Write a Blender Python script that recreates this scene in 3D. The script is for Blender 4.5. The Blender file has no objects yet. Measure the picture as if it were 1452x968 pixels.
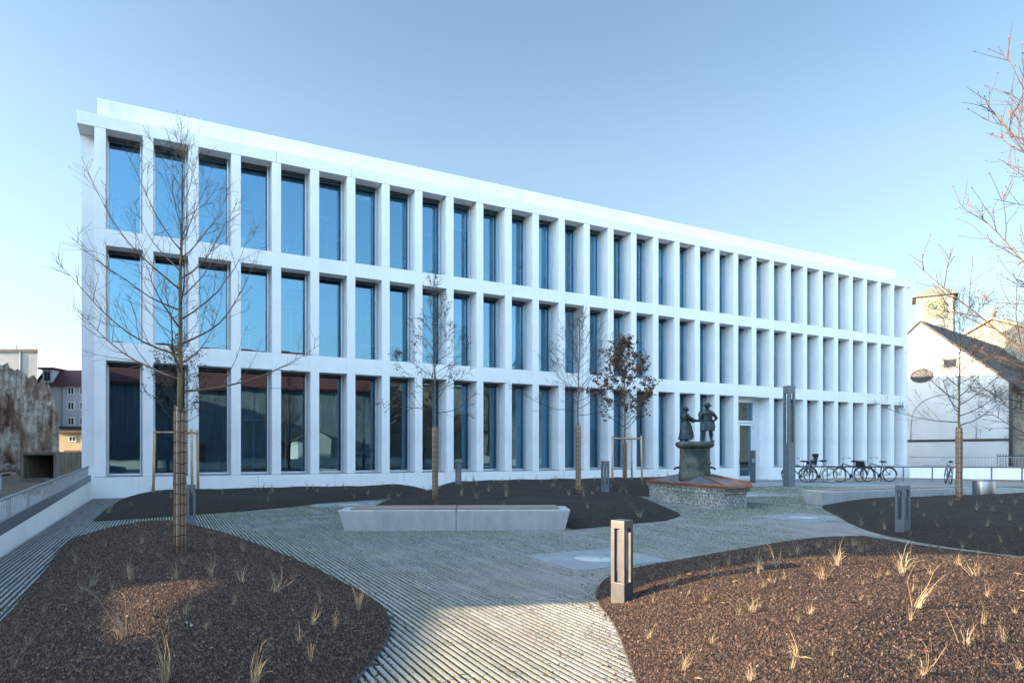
import bpy, bmesh, math, random
import numpy as np
from mathutils import Vector, Matrix, Quaternion, noise
from mathutils.geometry import delaunay_2d_cdt

# ------------------------------------------------------------------ camera frame
PXF, U0, V0, CH, CD = 928.0, 726.0, 642.0, 1.4, 23.9
YAW = math.radians(28.0)
SY, CY = math.sin(YAW), math.cos(YAW)
PI = math.pi

def W(lat, zd, z=0.0):
    return Vector((zd * SY + lat * CY, -CD + zd * CY - lat * SY, z))
def AT(u, zd, z=0.0):
    return W((u - U0) / PXF * zd, zd, z)
def G(u, v, z=0.0):
    return AT(u, (CH - z) * PXF / (v - V0), z)
def ZV(v, zd):
    return CH + (V0 - v) * zd / PXF

SC = bpy.context.scene
COL = SC.collection

# ------------------------------------------------------------------ mesh builder
class MB:
    def __init__(s):
        s.v, s.f, s.m, s.sm = [], [], [], []
    def add(s, vs, fs, mi=0, smooth=False):
        o = len(s.v)
        s.v.extend([tuple(p) for p in vs])
        for f in fs:
            s.f.append([i + o for i in f]); s.m.append(mi); s.sm.append(smooth)
    def box(s, x0, x1, y0, y1, z0, z1, mi=0, mat=None):
        vs = [Vector(p) for p in ((x0,y0,z0),(x1,y0,z0),(x1,y1,z0),(x0,y1,z0),(x0,y0,z1),(x1,y0,z1),(x1,y1,z1),(x0,y1,z1))]
        if mat is not None: vs = [mat @ p for p in vs]
        s.add(vs, [(0,3,2,1),(4,5,6,7),(0,1,5,4),(1,2,6,5),(2,3,7,6),(3,0,4,7)], mi)
    def prism(s, poly, z0, z1, mi=0, mat=None):
        n = len(poly)
        vs = [Vector((p[0], p[1], z0)) for p in poly] + [Vector((p[0], p[1], z1)) for p in poly]
        if mat is not None: vs = [mat @ p for p in vs]
        fs = [tuple(reversed(range(n))), tuple(range(n, 2*n))]
        for i in range(n):
            j = (i + 1) % n
            fs.append((i, j, n + j, n + i))
        s.add(vs, fs, mi)
    def tube(s, pts, rad, sides=6, mi=0, cap=True, smooth=True):
        pts = [Vector(p) for p in pts]
        n = len(pts)
        if not hasattr(rad, '__len__'): rad = [rad] * n
        d = (pts[1] - pts[0]).normalized()
        up = Vector((0,0,1)) if abs(d.z) < .9 else Vector((1,0,0))
        a = d.cross(up).normalized()
        vs = []
        for i, p in enumerate(pts):
            if i == 0: t = pts[1] - pts[0]
            elif i == n - 1: t = pts[-1] - pts[-2]
            else: t = pts[i+1] - pts[i-1]
            if t.length < 1e-9: t = d.copy()
            t.normalize()
            a = a - t * a.dot(t)
            if a.length < 1e-6: a = t.orthogonal()
            a.normalize()
            b = t.cross(a)
            for k in range(sides):
                an = 2 * PI * k / sides
                vs.append(p + (a * math.cos(an) + b * math.sin(an)) * rad[i])
        fs = []
        for i in range(n - 1):
            for k in range(sides):
                k2 = (k + 1) % sides
                fs.append((i*sides+k, i*sides+k2, (i+1)*sides+k2, (i+1)*sides+k))
        s.add(vs, fs, mi, smooth)
        if cap:
            o = len(s.v) - len(vs)
            s.f.append([o + k for k in reversed(range(sides))]); s.m.append(mi); s.sm.append(False)
            s.f.append([o + (n-1)*sides + k for k in range(sides)]); s.m.append(mi); s.sm.append(False)
    def lathe(s, prof, n=16, mi=0, c=(0,0,0), smooth=True, sx=1, sy=1):
        vs, fs = [], []
        for (r, z) in prof:
            for k in range(n):
                an = 2*PI*k/n
                vs.append((c[0] + r*math.cos(an)*sx, c[1] + r*math.sin(an)*sy, c[2] + z))
        m = len(prof)
        for i in range(m-1):
            for k in range(n):
                k2 = (k+1) % n
                fs.append((i*n+k, i*n+k2, (i+1)*n+k2, (i+1)*n+k))
        fs.append(tuple(reversed(range(n)))); fs.append(tuple((m-1)*n+k for k in range(n)))
        s.add(vs, fs, mi, smooth)
    def ball(s, c, r, n=10, mi=0, sc=(1,1,1)):
        prof = [(max(1e-4, r*math.sin(PI*i/n)), -r*math.cos(PI*i/n)) for i in range(n+1)]
        o = len(s.v)
        s.lathe(prof, n*2, mi)
        for i in range(o, len(s.v)):
            p = s.v[i]
            s.v[i] = (c[0]+p[0]*sc[0], c[1]+p[1]*sc[1], c[2]+p[2]*sc[2])
    def torus(s, c, R_, r, axis='y', n=28, m=8, mi=0):
        vs, fs = [], []
        for i in range(n):
            a = 2*PI*i/n
            for k in range(m):
                b = 2*PI*k/m
                q = R_ + r*math.cos(b)
                x, z, y = q*math.cos(a), q*math.sin(a), r*math.sin(b)
                p = (x, y, z) if axis == 'y' else (x, z, y)
                vs.append((c[0]+p[0], c[1]+p[1], c[2]+p[2]))
        for i in range(n):
            for k in range(m):
                i2, k2 = (i+1) % n, (k+1) % m
                fs.append((i*m+k, i2*m+k, i2*m+k2, i*m+k2))
        s.add(vs, fs, mi, True)
    def xform(s, mat, start=0):
        for i in range(start, len(s.v)):
            s.v[i] = tuple(mat @ Vector(s.v[i]))
    def build(s, name, mats, parent=None, loc=None, rz=None, bevel=0, fix=False):
        me = bpy.data.meshes.new(name)
        me.from_pydata(s.v, [], s.f)
        if not isinstance(mats, (list, tuple)): mats = [mats]
        for m in mats: me.materials.append(m)
        if len(mats) > 1: me.polygons.foreach_set('material_index', s.m)
        me.polygons.foreach_set('use_smooth', s.sm)
        me.update()
        if fix:
            bm = bmesh.new(); bm.from_mesh(me)
            bmesh.ops.recalc_face_normals(bm, faces=bm.faces)
            bm.to_mesh(me); bm.free()
        o = bpy.data.objects.new(name, me)
        COL.objects.link(o)
        if parent is not None: o.parent = parent
        if loc is not None: o.location = loc
        if rz is not None: o.rotation_euler = (0, 0, rz)
        if bevel:
            b = o.modifiers.new('edge', 'BEVEL'); b.width = bevel; b.segments = 2; b.limit_method = 'ANGLE'
        return o

def empty(name, loc=(0,0,0), rz=0.0):
    o = bpy.data.objects.new(name, None); COL.objects.link(o)
    o.location = loc; o.rotation_euler = (0, 0, rz); o.empty_display_size = .2
    return o
def tag(o, label=None, cat=None, group=None, kind=None):
    if label: o['label'] = label
    if cat: o['category'] = cat
    if group: o['group'] = group
    if kind: o['kind'] = kind
    return o
def copy_tree(o, parent=None):
    c = o.copy(); COL.objects.link(c); c.parent = parent
    for ch in o.children: copy_tree(ch, c)
    return c

# ------------------------------------------------------------------ materials
def nt(name):
    m = bpy.data.materials.new(name); m.use_nodes = True
    return m, m.node_tree, m.node_tree.nodes, m.node_tree.links
def ramp(N, stops):
    r = N.new('ShaderNodeValToRGB')
    e = r.color_ramp.elements
    while len(e) < len(stops): e.new(.5)
    for i, (p, c) in enumerate(stops):
        e[i].position = p; e[i].color = (*c, 1)
    return r
def pm(name, c1, c2=None, scale=4, rough=.7, metal=0, bump=0, bscale=40, det=4, stretch=(1,1,1), lo=.35, hi=.65, spec=.4, trans=None):
    """two tone noise material with an optional bump"""
    m, T, N, L = nt(name)
    b = N['Principled BSDF']
    b.inputs['Roughness'].default_value = rough; b.inputs['Metallic'].default_value = metal
    b.inputs['Specular IOR Level'].default_value = spec
    tc = N.new('ShaderNodeTexCoord'); mp = N.new('ShaderNodeMapping')
    mp.inputs['Scale'].default_value = stretch
    L.new(tc.outputs['Object'], mp.inputs['Vector'])
    if c2 is None:
        b.inputs['Base Color'].default_value = (*c1, 1)
    else:
        n = N.new('ShaderNodeTexNoise'); n.inputs['Scale'].default_value = scale; n.inputs['Detail'].default_value = det
        L.new(mp.outputs[0], n.inputs['Vector'])
        r = ramp(N, [(lo, c1), (hi, c2)])
        L.new(n.outputs['Fac'], r.inputs['Fac']); L.new(r.outputs['Color'], b.inputs['Base Color'])
    if bump:
        n2 = N.new('ShaderNodeTexNoise'); n2.inputs['Scale'].default_value = bscale; n2.inputs['Detail'].default_value = 5
        L.new(mp.outputs[0], n2.inputs['Vector'])
        bp = N.new('ShaderNodeBump'); bp.inputs['Strength'].default_value = bump; bp.inputs['Distance'].default_value = .02
        L.new(n2.outputs['Fac'], bp.inputs['Height']); L.new(bp.outputs[0], b.inputs['Normal'])
    return m

def rnd_mat(name, stops, rough=.8, noise_scale=0, spec=.3, nmix=.35, trans=0):
    """colour picked by the per-piece attribute 'rnd'"""
    m, T, N, L = nt(name)
    b = N['Principled BSDF']; b.inputs['Roughness'].default_value = rough; b.inputs['Specular IOR Level'].default_value = spec
    at = N.new('ShaderNodeAttribute'); at.attribute_name = 'rnd'
    r = ramp(N, stops)
    if noise_scale:
        tc = N.new('ShaderNodeTexCoord'); n = N.new('ShaderNodeTexNoise'); n.inputs['Scale'].default_value = noise_scale; n.inputs['Detail'].default_value = 5
        L.new(tc.outputs['Object'], n.inputs['Vector'])
        mx = N.new('ShaderNodeMix'); mx.data_type = 'FLOAT'; mx.inputs[0].default_value = nmix
        L.new(at.outputs['Fac'], mx.inputs[2]); L.new(n.outputs['Fac'], mx.inputs[3]); L.new(mx.outputs[0], r.inputs['Fac'])
    else:
        L.new(at.outputs['Fac'], r.inputs['Fac'])
    L.new(r.outputs['Color'], b.inputs['Base Color'])
    if trans:
        b.inputs['Subsurface Weight'].default_value = 0
    return m

def set_rnd(o, vals):
    a = o.data.attributes.new('rnd', 'FLOAT', 'FACE')
    a.data.foreach_set('value', np.asarray(vals, np.float32))

M = {}
# white precast concrete of the library
def concrete_white():
    m, T, N, L = nt('white_precast_concrete')
    b = N['Principled BSDF']; b.inputs['Roughness'].default_value = .75; b.inputs['Specular IOR Level'].default_value = .25
    tc = N.new('ShaderNodeTexCoord')
    n1 = N.new('ShaderNodeTexNoise'); n1.inputs['Scale'].default_value = .7; n1.inputs['Detail'].default_value = 6
    mp = N.new('ShaderNodeMapping'); mp.inputs['Scale'].default_value = (5, 5, .22)
    n2 = N.new('ShaderNodeTexNoise'); n2.inputs['Scale'].default_value = 1.2; n2.inputs['Detail'].default_value = 6
    n3 = N.new('ShaderNodeTexNoise'); n3.inputs['Scale'].default_value = 45; n3.inputs['Detail'].default_value = 3
    L.new(tc.outputs['Object'], n1.inputs['Vector']); L.new(tc.outputs['Object'], mp.inputs['Vector']); L.new(mp.outputs[0], n2.inputs['Vector']); L.new(tc.outputs['Object'], n3.inputs['Vector'])
    ad = N.new('ShaderNodeMath'); ad.operation = 'MULTIPLY_ADD'; ad.inputs[1].default_value = .45
    L.new(n2.outputs['Fac'], ad.inputs[0]); L.new(n1.outputs['Fac'], ad.inputs[2])
    ad2 = N.new('ShaderNodeMath'); ad2.operation = 'MULTIPLY_ADD'; ad2.inputs[1].default_value = .2
    L.new(n3.outputs['Fac'], ad2.inputs[0]); L.new(ad.outputs[0], ad2.inputs[2])
    r = ramp(N, [(.50, (.64, .645, .65)), (.70, (.78, .78, .775)), (.95, (.84, .838, .83))])
    L.new(ad2.outputs[0], r.inputs['Fac']); L.new(r.outputs['Color'], b.inputs['Base Color'])
    bp = N.new('ShaderNodeBump'); bp.inputs['Strength'].default_value = .08; bp.inputs['Distance'].default_value = .01
    L.new(n3.outputs['Fac'], bp.inputs['Height']); L.new(bp.outputs[0], b.inputs['Normal'])
    return m
M['white'] = concrete_white()
M['concrete'] = pm('grey_concrete', (.40,.41,.41), (.50,.505,.50), 3, .8, bump=.15, bscale=60)
M['bench_concrete'] = pm('bench_concrete', (.36,.375,.385), (.45,.46,.465), 2.2, .75, bump=.12, bscale=70, stretch=(3,3,.6))
M['wood_top'] = pm('weathered_wood', (.23,.17,.14), (.33,.26,.22), 6, .7, bump=.2, bscale=30, stretch=(.3,8,8))
M['stake_wood'] = pm('stake_wood', (.40,.26,.14), (.55,.40,.25), 5, .75, bump=.2, bscale=20, stretch=(4,4,.4))
M['alu'] = pm('anodised_aluminium', (.42,.44,.46), (.50,.52,.54), 3, .38, .85, spec=.5)
M['alu_light'] = pm('light_aluminium_frame', (.62,.66,.70), (.68,.71,.74), 3, .4, .5)
M['darkgrey'] = pm('dark_grey_steel', (.045,.055,.065), (.06,.07,.08), 5, .45, .3)
M['bollard'] = pm('bronze_grey_aluminium', (.082,.088,.096), (.108,.114,.122), 8, .42, .55, bump=.03, bscale=200)
M['steel_mid'] = pm('blue_grey_painted_steel', (.13,.155,.18), (.16,.185,.21), 6, .42, .35)
M['galv'] = pm('galvanised_steel', (.32,.35,.37), (.42,.44,.46), 12, .45, .7)
M['inox'] = pm('brushed_stainless', (.30,.31,.32), (.36,.365,.37), 90, .33, 1.0, stretch=(1,1,.03))
M['black'] = pm('black_rubber', (.015,.015,.017), None, rough=.6)
M['black_paint'] = pm('black_bike_paint', (.02,.02,.024), None, rough=.3, spec=.5)
M['frame_blue'] = pm('dark_blue_bike_paint', (.03,.045,.075), None, rough=.3)
M['frame_red'] = pm('dull_red_bike_paint', (.20,.05,.04), None, rough=.35)
M['frame_grey'] = pm('grey_bike_paint', (.18,.19,.2), None, rough=.3, metal=.4)
M['chrome'] = pm('chromed_steel', (.6,.6,.62), None, rough=.2, metal=1)
M['tyre_wall'] = pm('tan_tyre', (.28,.20,.14), None, rough=.7)
M['redref'] = pm('red_reflector', (.6,.03,.02), None, rough=.25)
M['orangeref'] = pm('orange_reflector', (.8,.18,.02), None, rough=.25)
M['bark'] = pm('young_bark', (.10,.085,.06), (.17,.145,.10), 14, .85, bump=.4, bscale=50, stretch=(1,1,.4))
M['bark_moss'] = pm('mossy_bark', (.085,.075,.045), (.17,.135,.06), 9, .85, bump=.4, bscale=50, stretch=(1,1,.5))
M['twig'] = pm('twig_bark', (.11,.075,.06), (.17,.125,.095), 6, .8)
M['twig_warm'] = pm('warm_twig_bark', (.075,.05,.035), (.14,.092,.064), 6, .8)
M['twig_dark'] = pm('dark_twig_bark', (.05,.042,.036), (.09,.075,.06), 6, .8)
M['cane'] = rnd_mat('reed_cane', [(0, (.10,.065,.045)), (.5, (.27,.185,.125)), (1, (.44,.34,.25))], .75, 14)
M['wire'] = pm('dark_tie_wire', (.03,.024,.02), None, rough=.6)
M['leaf_brown'] = rnd_mat('dry_brown_leaf', [(0, (.05,.03,.02)), (.5, (.10,.055,.035)), (1, (.19,.10,.05))], .7)
M['leaf_dark'] = rnd_mat('dark_dry_leaf', [(0, (.025,.03,.03)), (.5, (.05,.045,.035)), (1, (.09,.07,.05))], .7)
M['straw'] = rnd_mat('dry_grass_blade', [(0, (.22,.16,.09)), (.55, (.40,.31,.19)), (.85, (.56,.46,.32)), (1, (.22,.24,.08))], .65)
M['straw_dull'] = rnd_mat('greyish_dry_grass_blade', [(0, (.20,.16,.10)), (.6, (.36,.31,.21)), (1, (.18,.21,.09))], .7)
M['grass'] = rnd_mat('short_green_grass', [(0, (.028,.080,.012)), (.6, (.065,.145,.022)), (1, (.19,.20,.035))], .7)
M['roof_dark'] = pm('dark_slate_roof', (.035,.03,.03), (.07,.055,.05), 8, .7, bump=.4, bscale=12, stretch=(1,1,3))
M['roof_red'] = pm('red_tile_roof', (.13,.035,.025), (.22,.065,.045), 4, .8, bump=.5, bscale=14, stretch=(1,4,4))
M['roof_darkred'] = pm('dark_red_tile_roof', (.055,.016,.02), (.085,.025,.03), 4, .8, bump=.4, bscale=12)
M['render_white'] = pm('white_church_render', (.48,.465,.44), (.54,.525,.50), .6, .85, bump=.08, bscale=25)
M['render_cream'] = pm('cream_tower_render', (.32,.29,.25), (.38,.35,.305), 1, .85, bump=.1, bscale=20)
M['stone_brown'] = pm('brown_church_stone', (.20,.16,.13), (.30,.25,.20), 1.5, .85, bump=.3, bscale=10)
M['stone_pale'] = pm('pale_gable_stone', (.26,.225,.18), (.32,.28,.225), 1.5, .85)
M['copper_green'] = pm('green_copper', (.12,.14,.115), (.17,.185,.15), 3, .7, stretch=(6,6,.6))
M['clock_green'] = pm('pale_green_clock_panel', (.12,.165,.125), (.16,.20,.155), 4, .8)
M['gold'] = pm('dull_gold', (.35,.25,.10), None, rough=.45, metal=.5)
M['render_bluewhite'] = pm('bluish_white_render', (.36,.38,.43), (.42,.44,.48), .5, .85)
M['render_grey'] = pm('grey_render', (.17,.185,.20), (.22,.235,.25), .5, .85, bump=.1, bscale=4)
M['render_yellow'] = pm('pale_yellow_render', (.42,.35,.23), (.48,.40,.27), .5, .85)
M['brown_door'] = pm('brown_garage_wood', (.14,.06,.035), (.2,.09,.05), 3, .7, stretch=(6,6,.5))
M['win_dark'] = pm('dark_window_glass', (.03,.04,.05), None, rough=.08, spec=.7)
M['win_frame'] = pm('white_window_frame', (.7,.7,.7), None, rough=.5)
M['old_concrete'] = pm('stained_concrete', (.17,.15,.11), (.30,.27,.22), 2.5, .9, bump=.4, bscale=18, stretch=(1.5,1.5,.4))
M['inner_dark'] = pm('dark_end_concrete', (.04,.035,.03), (.07,.06,.05), 3, .9)
M['rubble'] = pm('rubble_stone', (.20,.17,.15), (.36,.32,.29), 3, .9, bump=.5, bscale=10)
M['bronze'] = pm('patinated_bronze', (.018,.027,.030), (.045,.065,.072), 7, .45, .5, bump=.4, bscale=24)
M['copper'] = pm('brown_copper_sheet', (.26,.10,.055), (.36,.15,.085), 5, .45, .5)
M['lead'] = pm('grey_sheet_cover', (.13,.15,.175), (.18,.20,.225), 3, .42, .35)
M['path'] = pm('pale_path_slabs', (.25,.265,.275), (.32,.33,.335), 2.5, .85, bump=.1, bscale=60)
M['barnwood'] = pm('grey_barn_boards', (.10,.12,.14), (.30,.32,.34), 1.6, .85, bump=.5, bscale=8, stretch=(7,7,.25))
M['room_wall'] = pm('office_wall', (.42,.43,.43), (.47,.48,.48), .5, .9)
M['room_floor'] = pm('office_floor', (.16,.15,.14), (.2,.19,.18), 2, .7)
M['blind'] = pm('pale_textile_blind', (.52,.62,.66), (.57,.66,.70), 3, .9)
M['car_dark'] = pm('dark_car_paint', (.02,.025,.035), None, rough=.18, spec=.6)
M['car_red'] = pm('brick_red_car_paint', (.16,.06,.05), None, rough=.2, spec=.6)
M['lampwhite'] = pm('white_lamp_metal', (.8,.8,.8), None, rough=.4)
M['dirt'] = pm('bare_brown_earth', (.16,.115,.08), (.28,.215,.16), 1.2, .95, bump=.8, bscale=6)
M['street'] = pm('street_asphalt', (.045,.047,.05), (.065,.067,.07), 3, .9, bump=.2, bscale=40)
M['edging'] = pm('steel_edging', (.10,.11,.12), (.17,.18,.19), 6, .5, .6)
M['moss_box'] = pm('dark_grille', (.03,.035,.04), None, rough=.5, metal=.5)

def glass_mat(name, r0, tint, gcol):
    m, T, N, L = nt(name)
    for n in list(N):
        if n.type == 'BSDF_PRINCIPLED': N.remove(n)
    out = [n for n in N if n.type == 'OUTPUT_MATERIAL'][0]
    ge = N.new('ShaderNodeNewGeometry')
    dt = N.new('ShaderNodeVectorMath'); dt.operation = 'DOT_PRODUCT'
    L.new(ge.outputs['Normal'], dt.inputs[0]); L.new(ge.outputs['Incoming'], dt.inputs[1])
    ab = N.new('ShaderNodeMath'); ab.operation = 'ABSOLUTE'; L.new(dt.outputs['Value'], ab.inputs[0])
    om = N.new('ShaderNodeMath'); om.operation = 'SUBTRACT'; om.inputs[0].default_value = 1; L.new(ab.outputs[0], om.inputs[1])
    pw = N.new('ShaderNodeMath'); pw.operation = 'POWER'; pw.inputs[1].default_value = 5; L.new(om.outputs[0], pw.inputs[0])
    ma = N.new('ShaderNodeMath'); ma.operation = 'MULTIPLY_ADD'; ma.inputs[1].default_value = 1 - r0; ma.inputs[2].default_value = r0; ma.use_clamp = True
    L.new(pw.outputs[0], ma.inputs[0])
    tr = N.new('ShaderNodeBsdfTransparent'); tr.inputs['Color'].default_value = (*tint, 1)
    gl = N.new('ShaderNodeBsdfGlossy'); gl.inputs['Roughness'].default_value = 0.0; gl.inputs['Color'].default_value = (*gcol, 1)
    # very slight waviness of the sheet
    tc = N.new('ShaderNodeTexCoord'); nz = N.new('ShaderNodeTexNoise'); nz.inputs['Scale'].default_value = 1.3; nz.inputs['Detail'].default_value = 1
    L.new(tc.outputs['Object'], nz.inputs['Vector'])
    bp = N.new('ShaderNodeBump'); bp.inputs['Strength'].default_value = .06; bp.inputs['Distance'].default_value = .02
    L.new(nz.outputs['Fac'], bp.inputs['Height']); L.new(bp.outputs[0], gl.inputs['Normal'])
    mx = N.new('ShaderNodeMixShader')
    L.new(ma.outputs[0], mx.inputs[0]); L.new(tr.outputs[0], mx.inputs[1]); L.new(gl.outputs[0], mx.inputs[2])
    L.new(mx.outputs[0], out.inputs['Surface'])
    return m
M['glass'] = glass_mat('window_glass', .20, (.58, .68, .73), (.40, .74, 1.0))

def gravel_mat():
    m, T, N, L = nt('lava_gravel')
    b = N['Principled BSDF']; b.inputs['Roughness'].default_value = .9; b.inputs['Specular IOR Level'].default_value = .2
    tc = N.new('ShaderNodeTexCoord')
    v = N.new('ShaderNodeTexVoronoi'); v.inputs['Scale'].default_value = 62
    n = N.new('ShaderNodeTexNoise'); n.inputs['Scale'].default_value = .9; n.inputs['Detail'].default_value = 4
    n2 = N.new('ShaderNodeTexNoise'); n2.inputs['Scale'].default_value = 30; n2.inputs['Detail'].default_value = 5
    for q in (v, n, n2): L.new(tc.outputs['Object'], q.inputs['Vector'])
    sp = N.new('ShaderNodeSeparateColor'); L.new(v.outputs['Color'], sp.inputs[0])
    ad = N.new('ShaderNodeMath'); ad.operation = 'MULTIPLY_ADD'; ad.inputs[1].default_value = .35; L.new(n.outputs['Fac'], ad.inputs[0]); L.new(sp.outputs[0], ad.inputs[2])
    r = ramp(N, [(.1, (.014,.012,.011)), (.6, (.032,.025,.021)), (1.0, (.064,.047,.037)), ])
    L.new(ad.outputs[0], r.inputs['Fac']); L.new(r.outputs['Color'], b.inputs['Base Color'])
    bp = N.new('ShaderNodeBump'); bp.inputs['Strength'].default_value = 1; bp.inputs['Distance'].default_value = .012; bp.invert = True
    ad3 = N.new('ShaderNodeMath'); ad3.operation = 'MULTIPLY_ADD'; ad3.inputs[1].default_value = -.6
    L.new(n2.outputs['Fac'], ad3.inputs[0]); L.new(v.outputs['Distance'], ad3.inputs[2])
    L.new(ad3.outputs[0], bp.inputs['Height']); L.new(bp.outputs[0], b.inputs['Normal'])
    return m
M['gravel'] = gravel_mat()
M['stones'] = rnd_mat('lava_stones', [(0, (.021,.0170,.0145)), (.5, (.070,.046,.034)), (.92, (.195,.124,.086)), (1, (.36,.32,.28))], .85, 0, .25)

def joint_mat():
    m, T, N, L = nt('mossy_joint_soil')
    b = N['Principled BSDF']; b.inputs['Roughness'].default_value = .95
    tc = N.new('ShaderNodeTexCoord')
    n1 = N.new('ShaderNodeTexNoise'); n1.inputs['Scale'].default_value = .35; n1.inputs['Detail'].default_value = 3
    n2 = N.new('ShaderNodeTexNoise'); n2.inputs['Scale'].default_value = 9; n2.inputs['Detail'].default_value = 6
    for q in (n1, n2): L.new(tc.outputs['Object'], q.inputs['Vector'])
    ad = N.new('ShaderNodeMath'); ad.operation = 'MULTIPLY_ADD'; ad.inputs[1].default_value = .9; L.new(n1.outputs['Fac'], ad.inputs[0]); L.new(n2.outputs['Fac'], ad.inputs[2])
    r = ramp(N, [(.80, (.018,.014,.010)), (.90, (.016,.026,.008)), (1.1, (.028,.055,.012))])
    r.color_ramp.elements[2].position = 1.0
    L.new(ad.outputs[0], r.inputs['Fac']); L.new(r.outputs['Color'], b.inputs['Base Color'])
    return m
M['joint'] = joint_mat()
M['strip'] = rnd_mat('pale_concrete_paver', [(0, (.20,.20,.19)), (.5, (.285,.28,.27)), (1, (.37,.36,.345))], .85, 2.4, .25, .55)

def ruin_mat():
    m, T, N, L = nt('ruined_plaster_and_brick')
    b = N['Principled BSDF']; b.inputs['Roughness'].default_value = .95
    tc = N.new('ShaderNodeTexCoord')
    mp = N.new('ShaderNodeMapping'); mp.inputs['Scale'].default_value = (1.5, 1, .5); L.new(tc.outputs['Object'], mp.inputs['Vector'])
    n1 = N.new('ShaderNodeTexNoise'); n1.inputs['Scale'].default_value = .75; n1.inputs['Detail'].default_value = 7; n1.inputs['Roughness'].default_value = .6
    L.new(mp.outputs[0], n1.inputs['Vector'])
    n2 = N.new('ShaderNodeTexNoise'); n2.inputs['Scale'].default_value = 1.1; n2.inputs['Detail'].default_value = 8; n2.inputs['Roughness'].default_value = .7
    L.new(tc.outputs['Object'], n2.inputs['Vector'])
    r1 = ramp(N, [(.36, (.20,.10,.07)), (.45, (.42,.28,.20)), (.52, (.62,.50,.40)), (.60, (.85,.76,.65))])
    r2 = ramp(N, [(.36, (.35,.30,.27)), (.55, (1,1,1))])
    L.new(n1.outputs['Fac'], r1.inputs['Fac']); L.new(n2.outputs['Fac'], r2.inputs['Fac'])
    mx = N.new('ShaderNodeMix'); mx.data_type = 'RGBA'; mx.blend_type = 'MULTIPLY'; mx.inputs[0].default_value = 1
    L.new(r1.outputs['Color'], mx.inputs[6]); L.new(r2.outputs['Color'], mx.inputs[7]); L.new(mx.outputs[2], b.inputs['Base Color'])
    bp = N.new('ShaderNodeBump'); bp.inputs['Strength'].default_value = .8; bp.inputs['Distance'].default_value = .15
    L.new(n2.outputs['Fac'], bp.inputs['Height']); L.new(bp.outputs[0], b.inputs['Normal'])
    return m
M['ruin'] = ruin_mat()

def pebble_mat():
    m, T, N, L = nt('pebbly_conglomerate')
    b = N['Principled BSDF']; b.inputs['Roughness'].default_value = .85
    tc = N.new('ShaderNodeTexCoord')
    v = N.new('ShaderNodeTexVoronoi'); v.inputs['Scale'].default_value = 38
    n = N.new('ShaderNodeTexNoise'); n.inputs['Scale'].default_value = 1.5; n.inputs['Detail'].default_value = 6
    L.new(tc.outputs['Object'], v.inputs['Vector']); L.new(tc.outputs['Object'], n.inputs['Vector'])
    sp = N.new('ShaderNodeSeparateColor'); L.new(v.outputs['Color'], sp.inputs[0])
    r = ramp(N, [(.05, (.15,.15,.135)), (.45, (.36,.355,.32)), (.8, (.54,.53,.50)), (1, (.78,.77,.74))])
    L.new(sp.outputs[1], r.inputs['Fac'])
    r2 = ramp(N, [(.36, (.58,.62,.56)), (.58, (1,1,1))])
    L.new(n.outputs['Fac'], r2.inputs['Fac'])
    mx = N.new('ShaderNodeMix'); mx.data_type = 'RGBA'; mx.blend_type = 'MULTIPLY'; mx.inputs[0].default_value = 1
    L.new(r.outputs['Color'], mx.inputs[6]); L.new(r2.outputs['Color'], mx.inputs[7]); L.new(mx.outputs[2], b.inputs['Base Color'])
    bp = N.new('ShaderNodeBump'); bp.inputs['Strength'].default_value = 1; bp.inputs['Distance'].default_value = .03; bp.invert = True
    L.new(v.outputs['Distance'], bp.inputs['Height']); L.new(bp.outputs[0], b.inputs['Normal'])
    return m
M['pebble'] = pebble_mat()
M['pillar_stone'] = pm('mossy_dark_stone', (.030,.045,.040), (.125,.13,.11), 3.2, .85, bump=.8, bscale=34, det=8, lo=.40, hi=.66)

# ------------------------------------------------------------------ sun, sky, camera
PHI, ELEV = math.radians(71), math.radians(15)      # sun stands left of the facade normal, low
TOSUN = Vector((-math.sin(PHI) * math.cos(ELEV), math.cos(PHI) * math.cos(ELEV), math.sin(ELEV)))
sd = bpy.data.lights.new('sun', 'SUN'); sd.energy = 5.0; sd.angle = math.radians(.5); sd.color = (1, .72, .46)
so = bpy.data.objects.new('sun', sd); COL.objects.link(so)
so.rotation_euler = (-TOSUN).to_track_quat('-Z', 'Y').to_euler()

wd = bpy.data.worlds.new('World'); SC.world = wd; wd.use_nodes = True
N, L = wd.node_tree.nodes, wd.node_tree.links
bg = N['Background']
sky = N.new('ShaderNodeTexSky'); sky.sky_type = 'NISHITA'; sky.sun_disc = False
sky.sun_elevation = ELEV; sky.sun_rotation = -PHI
sky.air_density = 1.0; sky.dust_density = .8; sky.ozone_density = .55
tc = N.new('ShaderNodeTexCoord')
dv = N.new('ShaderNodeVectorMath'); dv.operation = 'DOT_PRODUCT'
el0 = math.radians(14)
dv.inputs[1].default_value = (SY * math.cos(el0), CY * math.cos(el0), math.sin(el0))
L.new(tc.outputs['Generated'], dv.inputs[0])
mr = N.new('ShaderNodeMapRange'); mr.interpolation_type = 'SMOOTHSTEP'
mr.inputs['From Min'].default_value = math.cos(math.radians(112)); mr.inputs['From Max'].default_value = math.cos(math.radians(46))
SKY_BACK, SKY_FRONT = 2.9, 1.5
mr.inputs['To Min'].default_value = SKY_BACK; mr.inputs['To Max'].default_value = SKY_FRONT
L.new(dv.outputs['Value'], mr.inputs['Value'])
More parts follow.
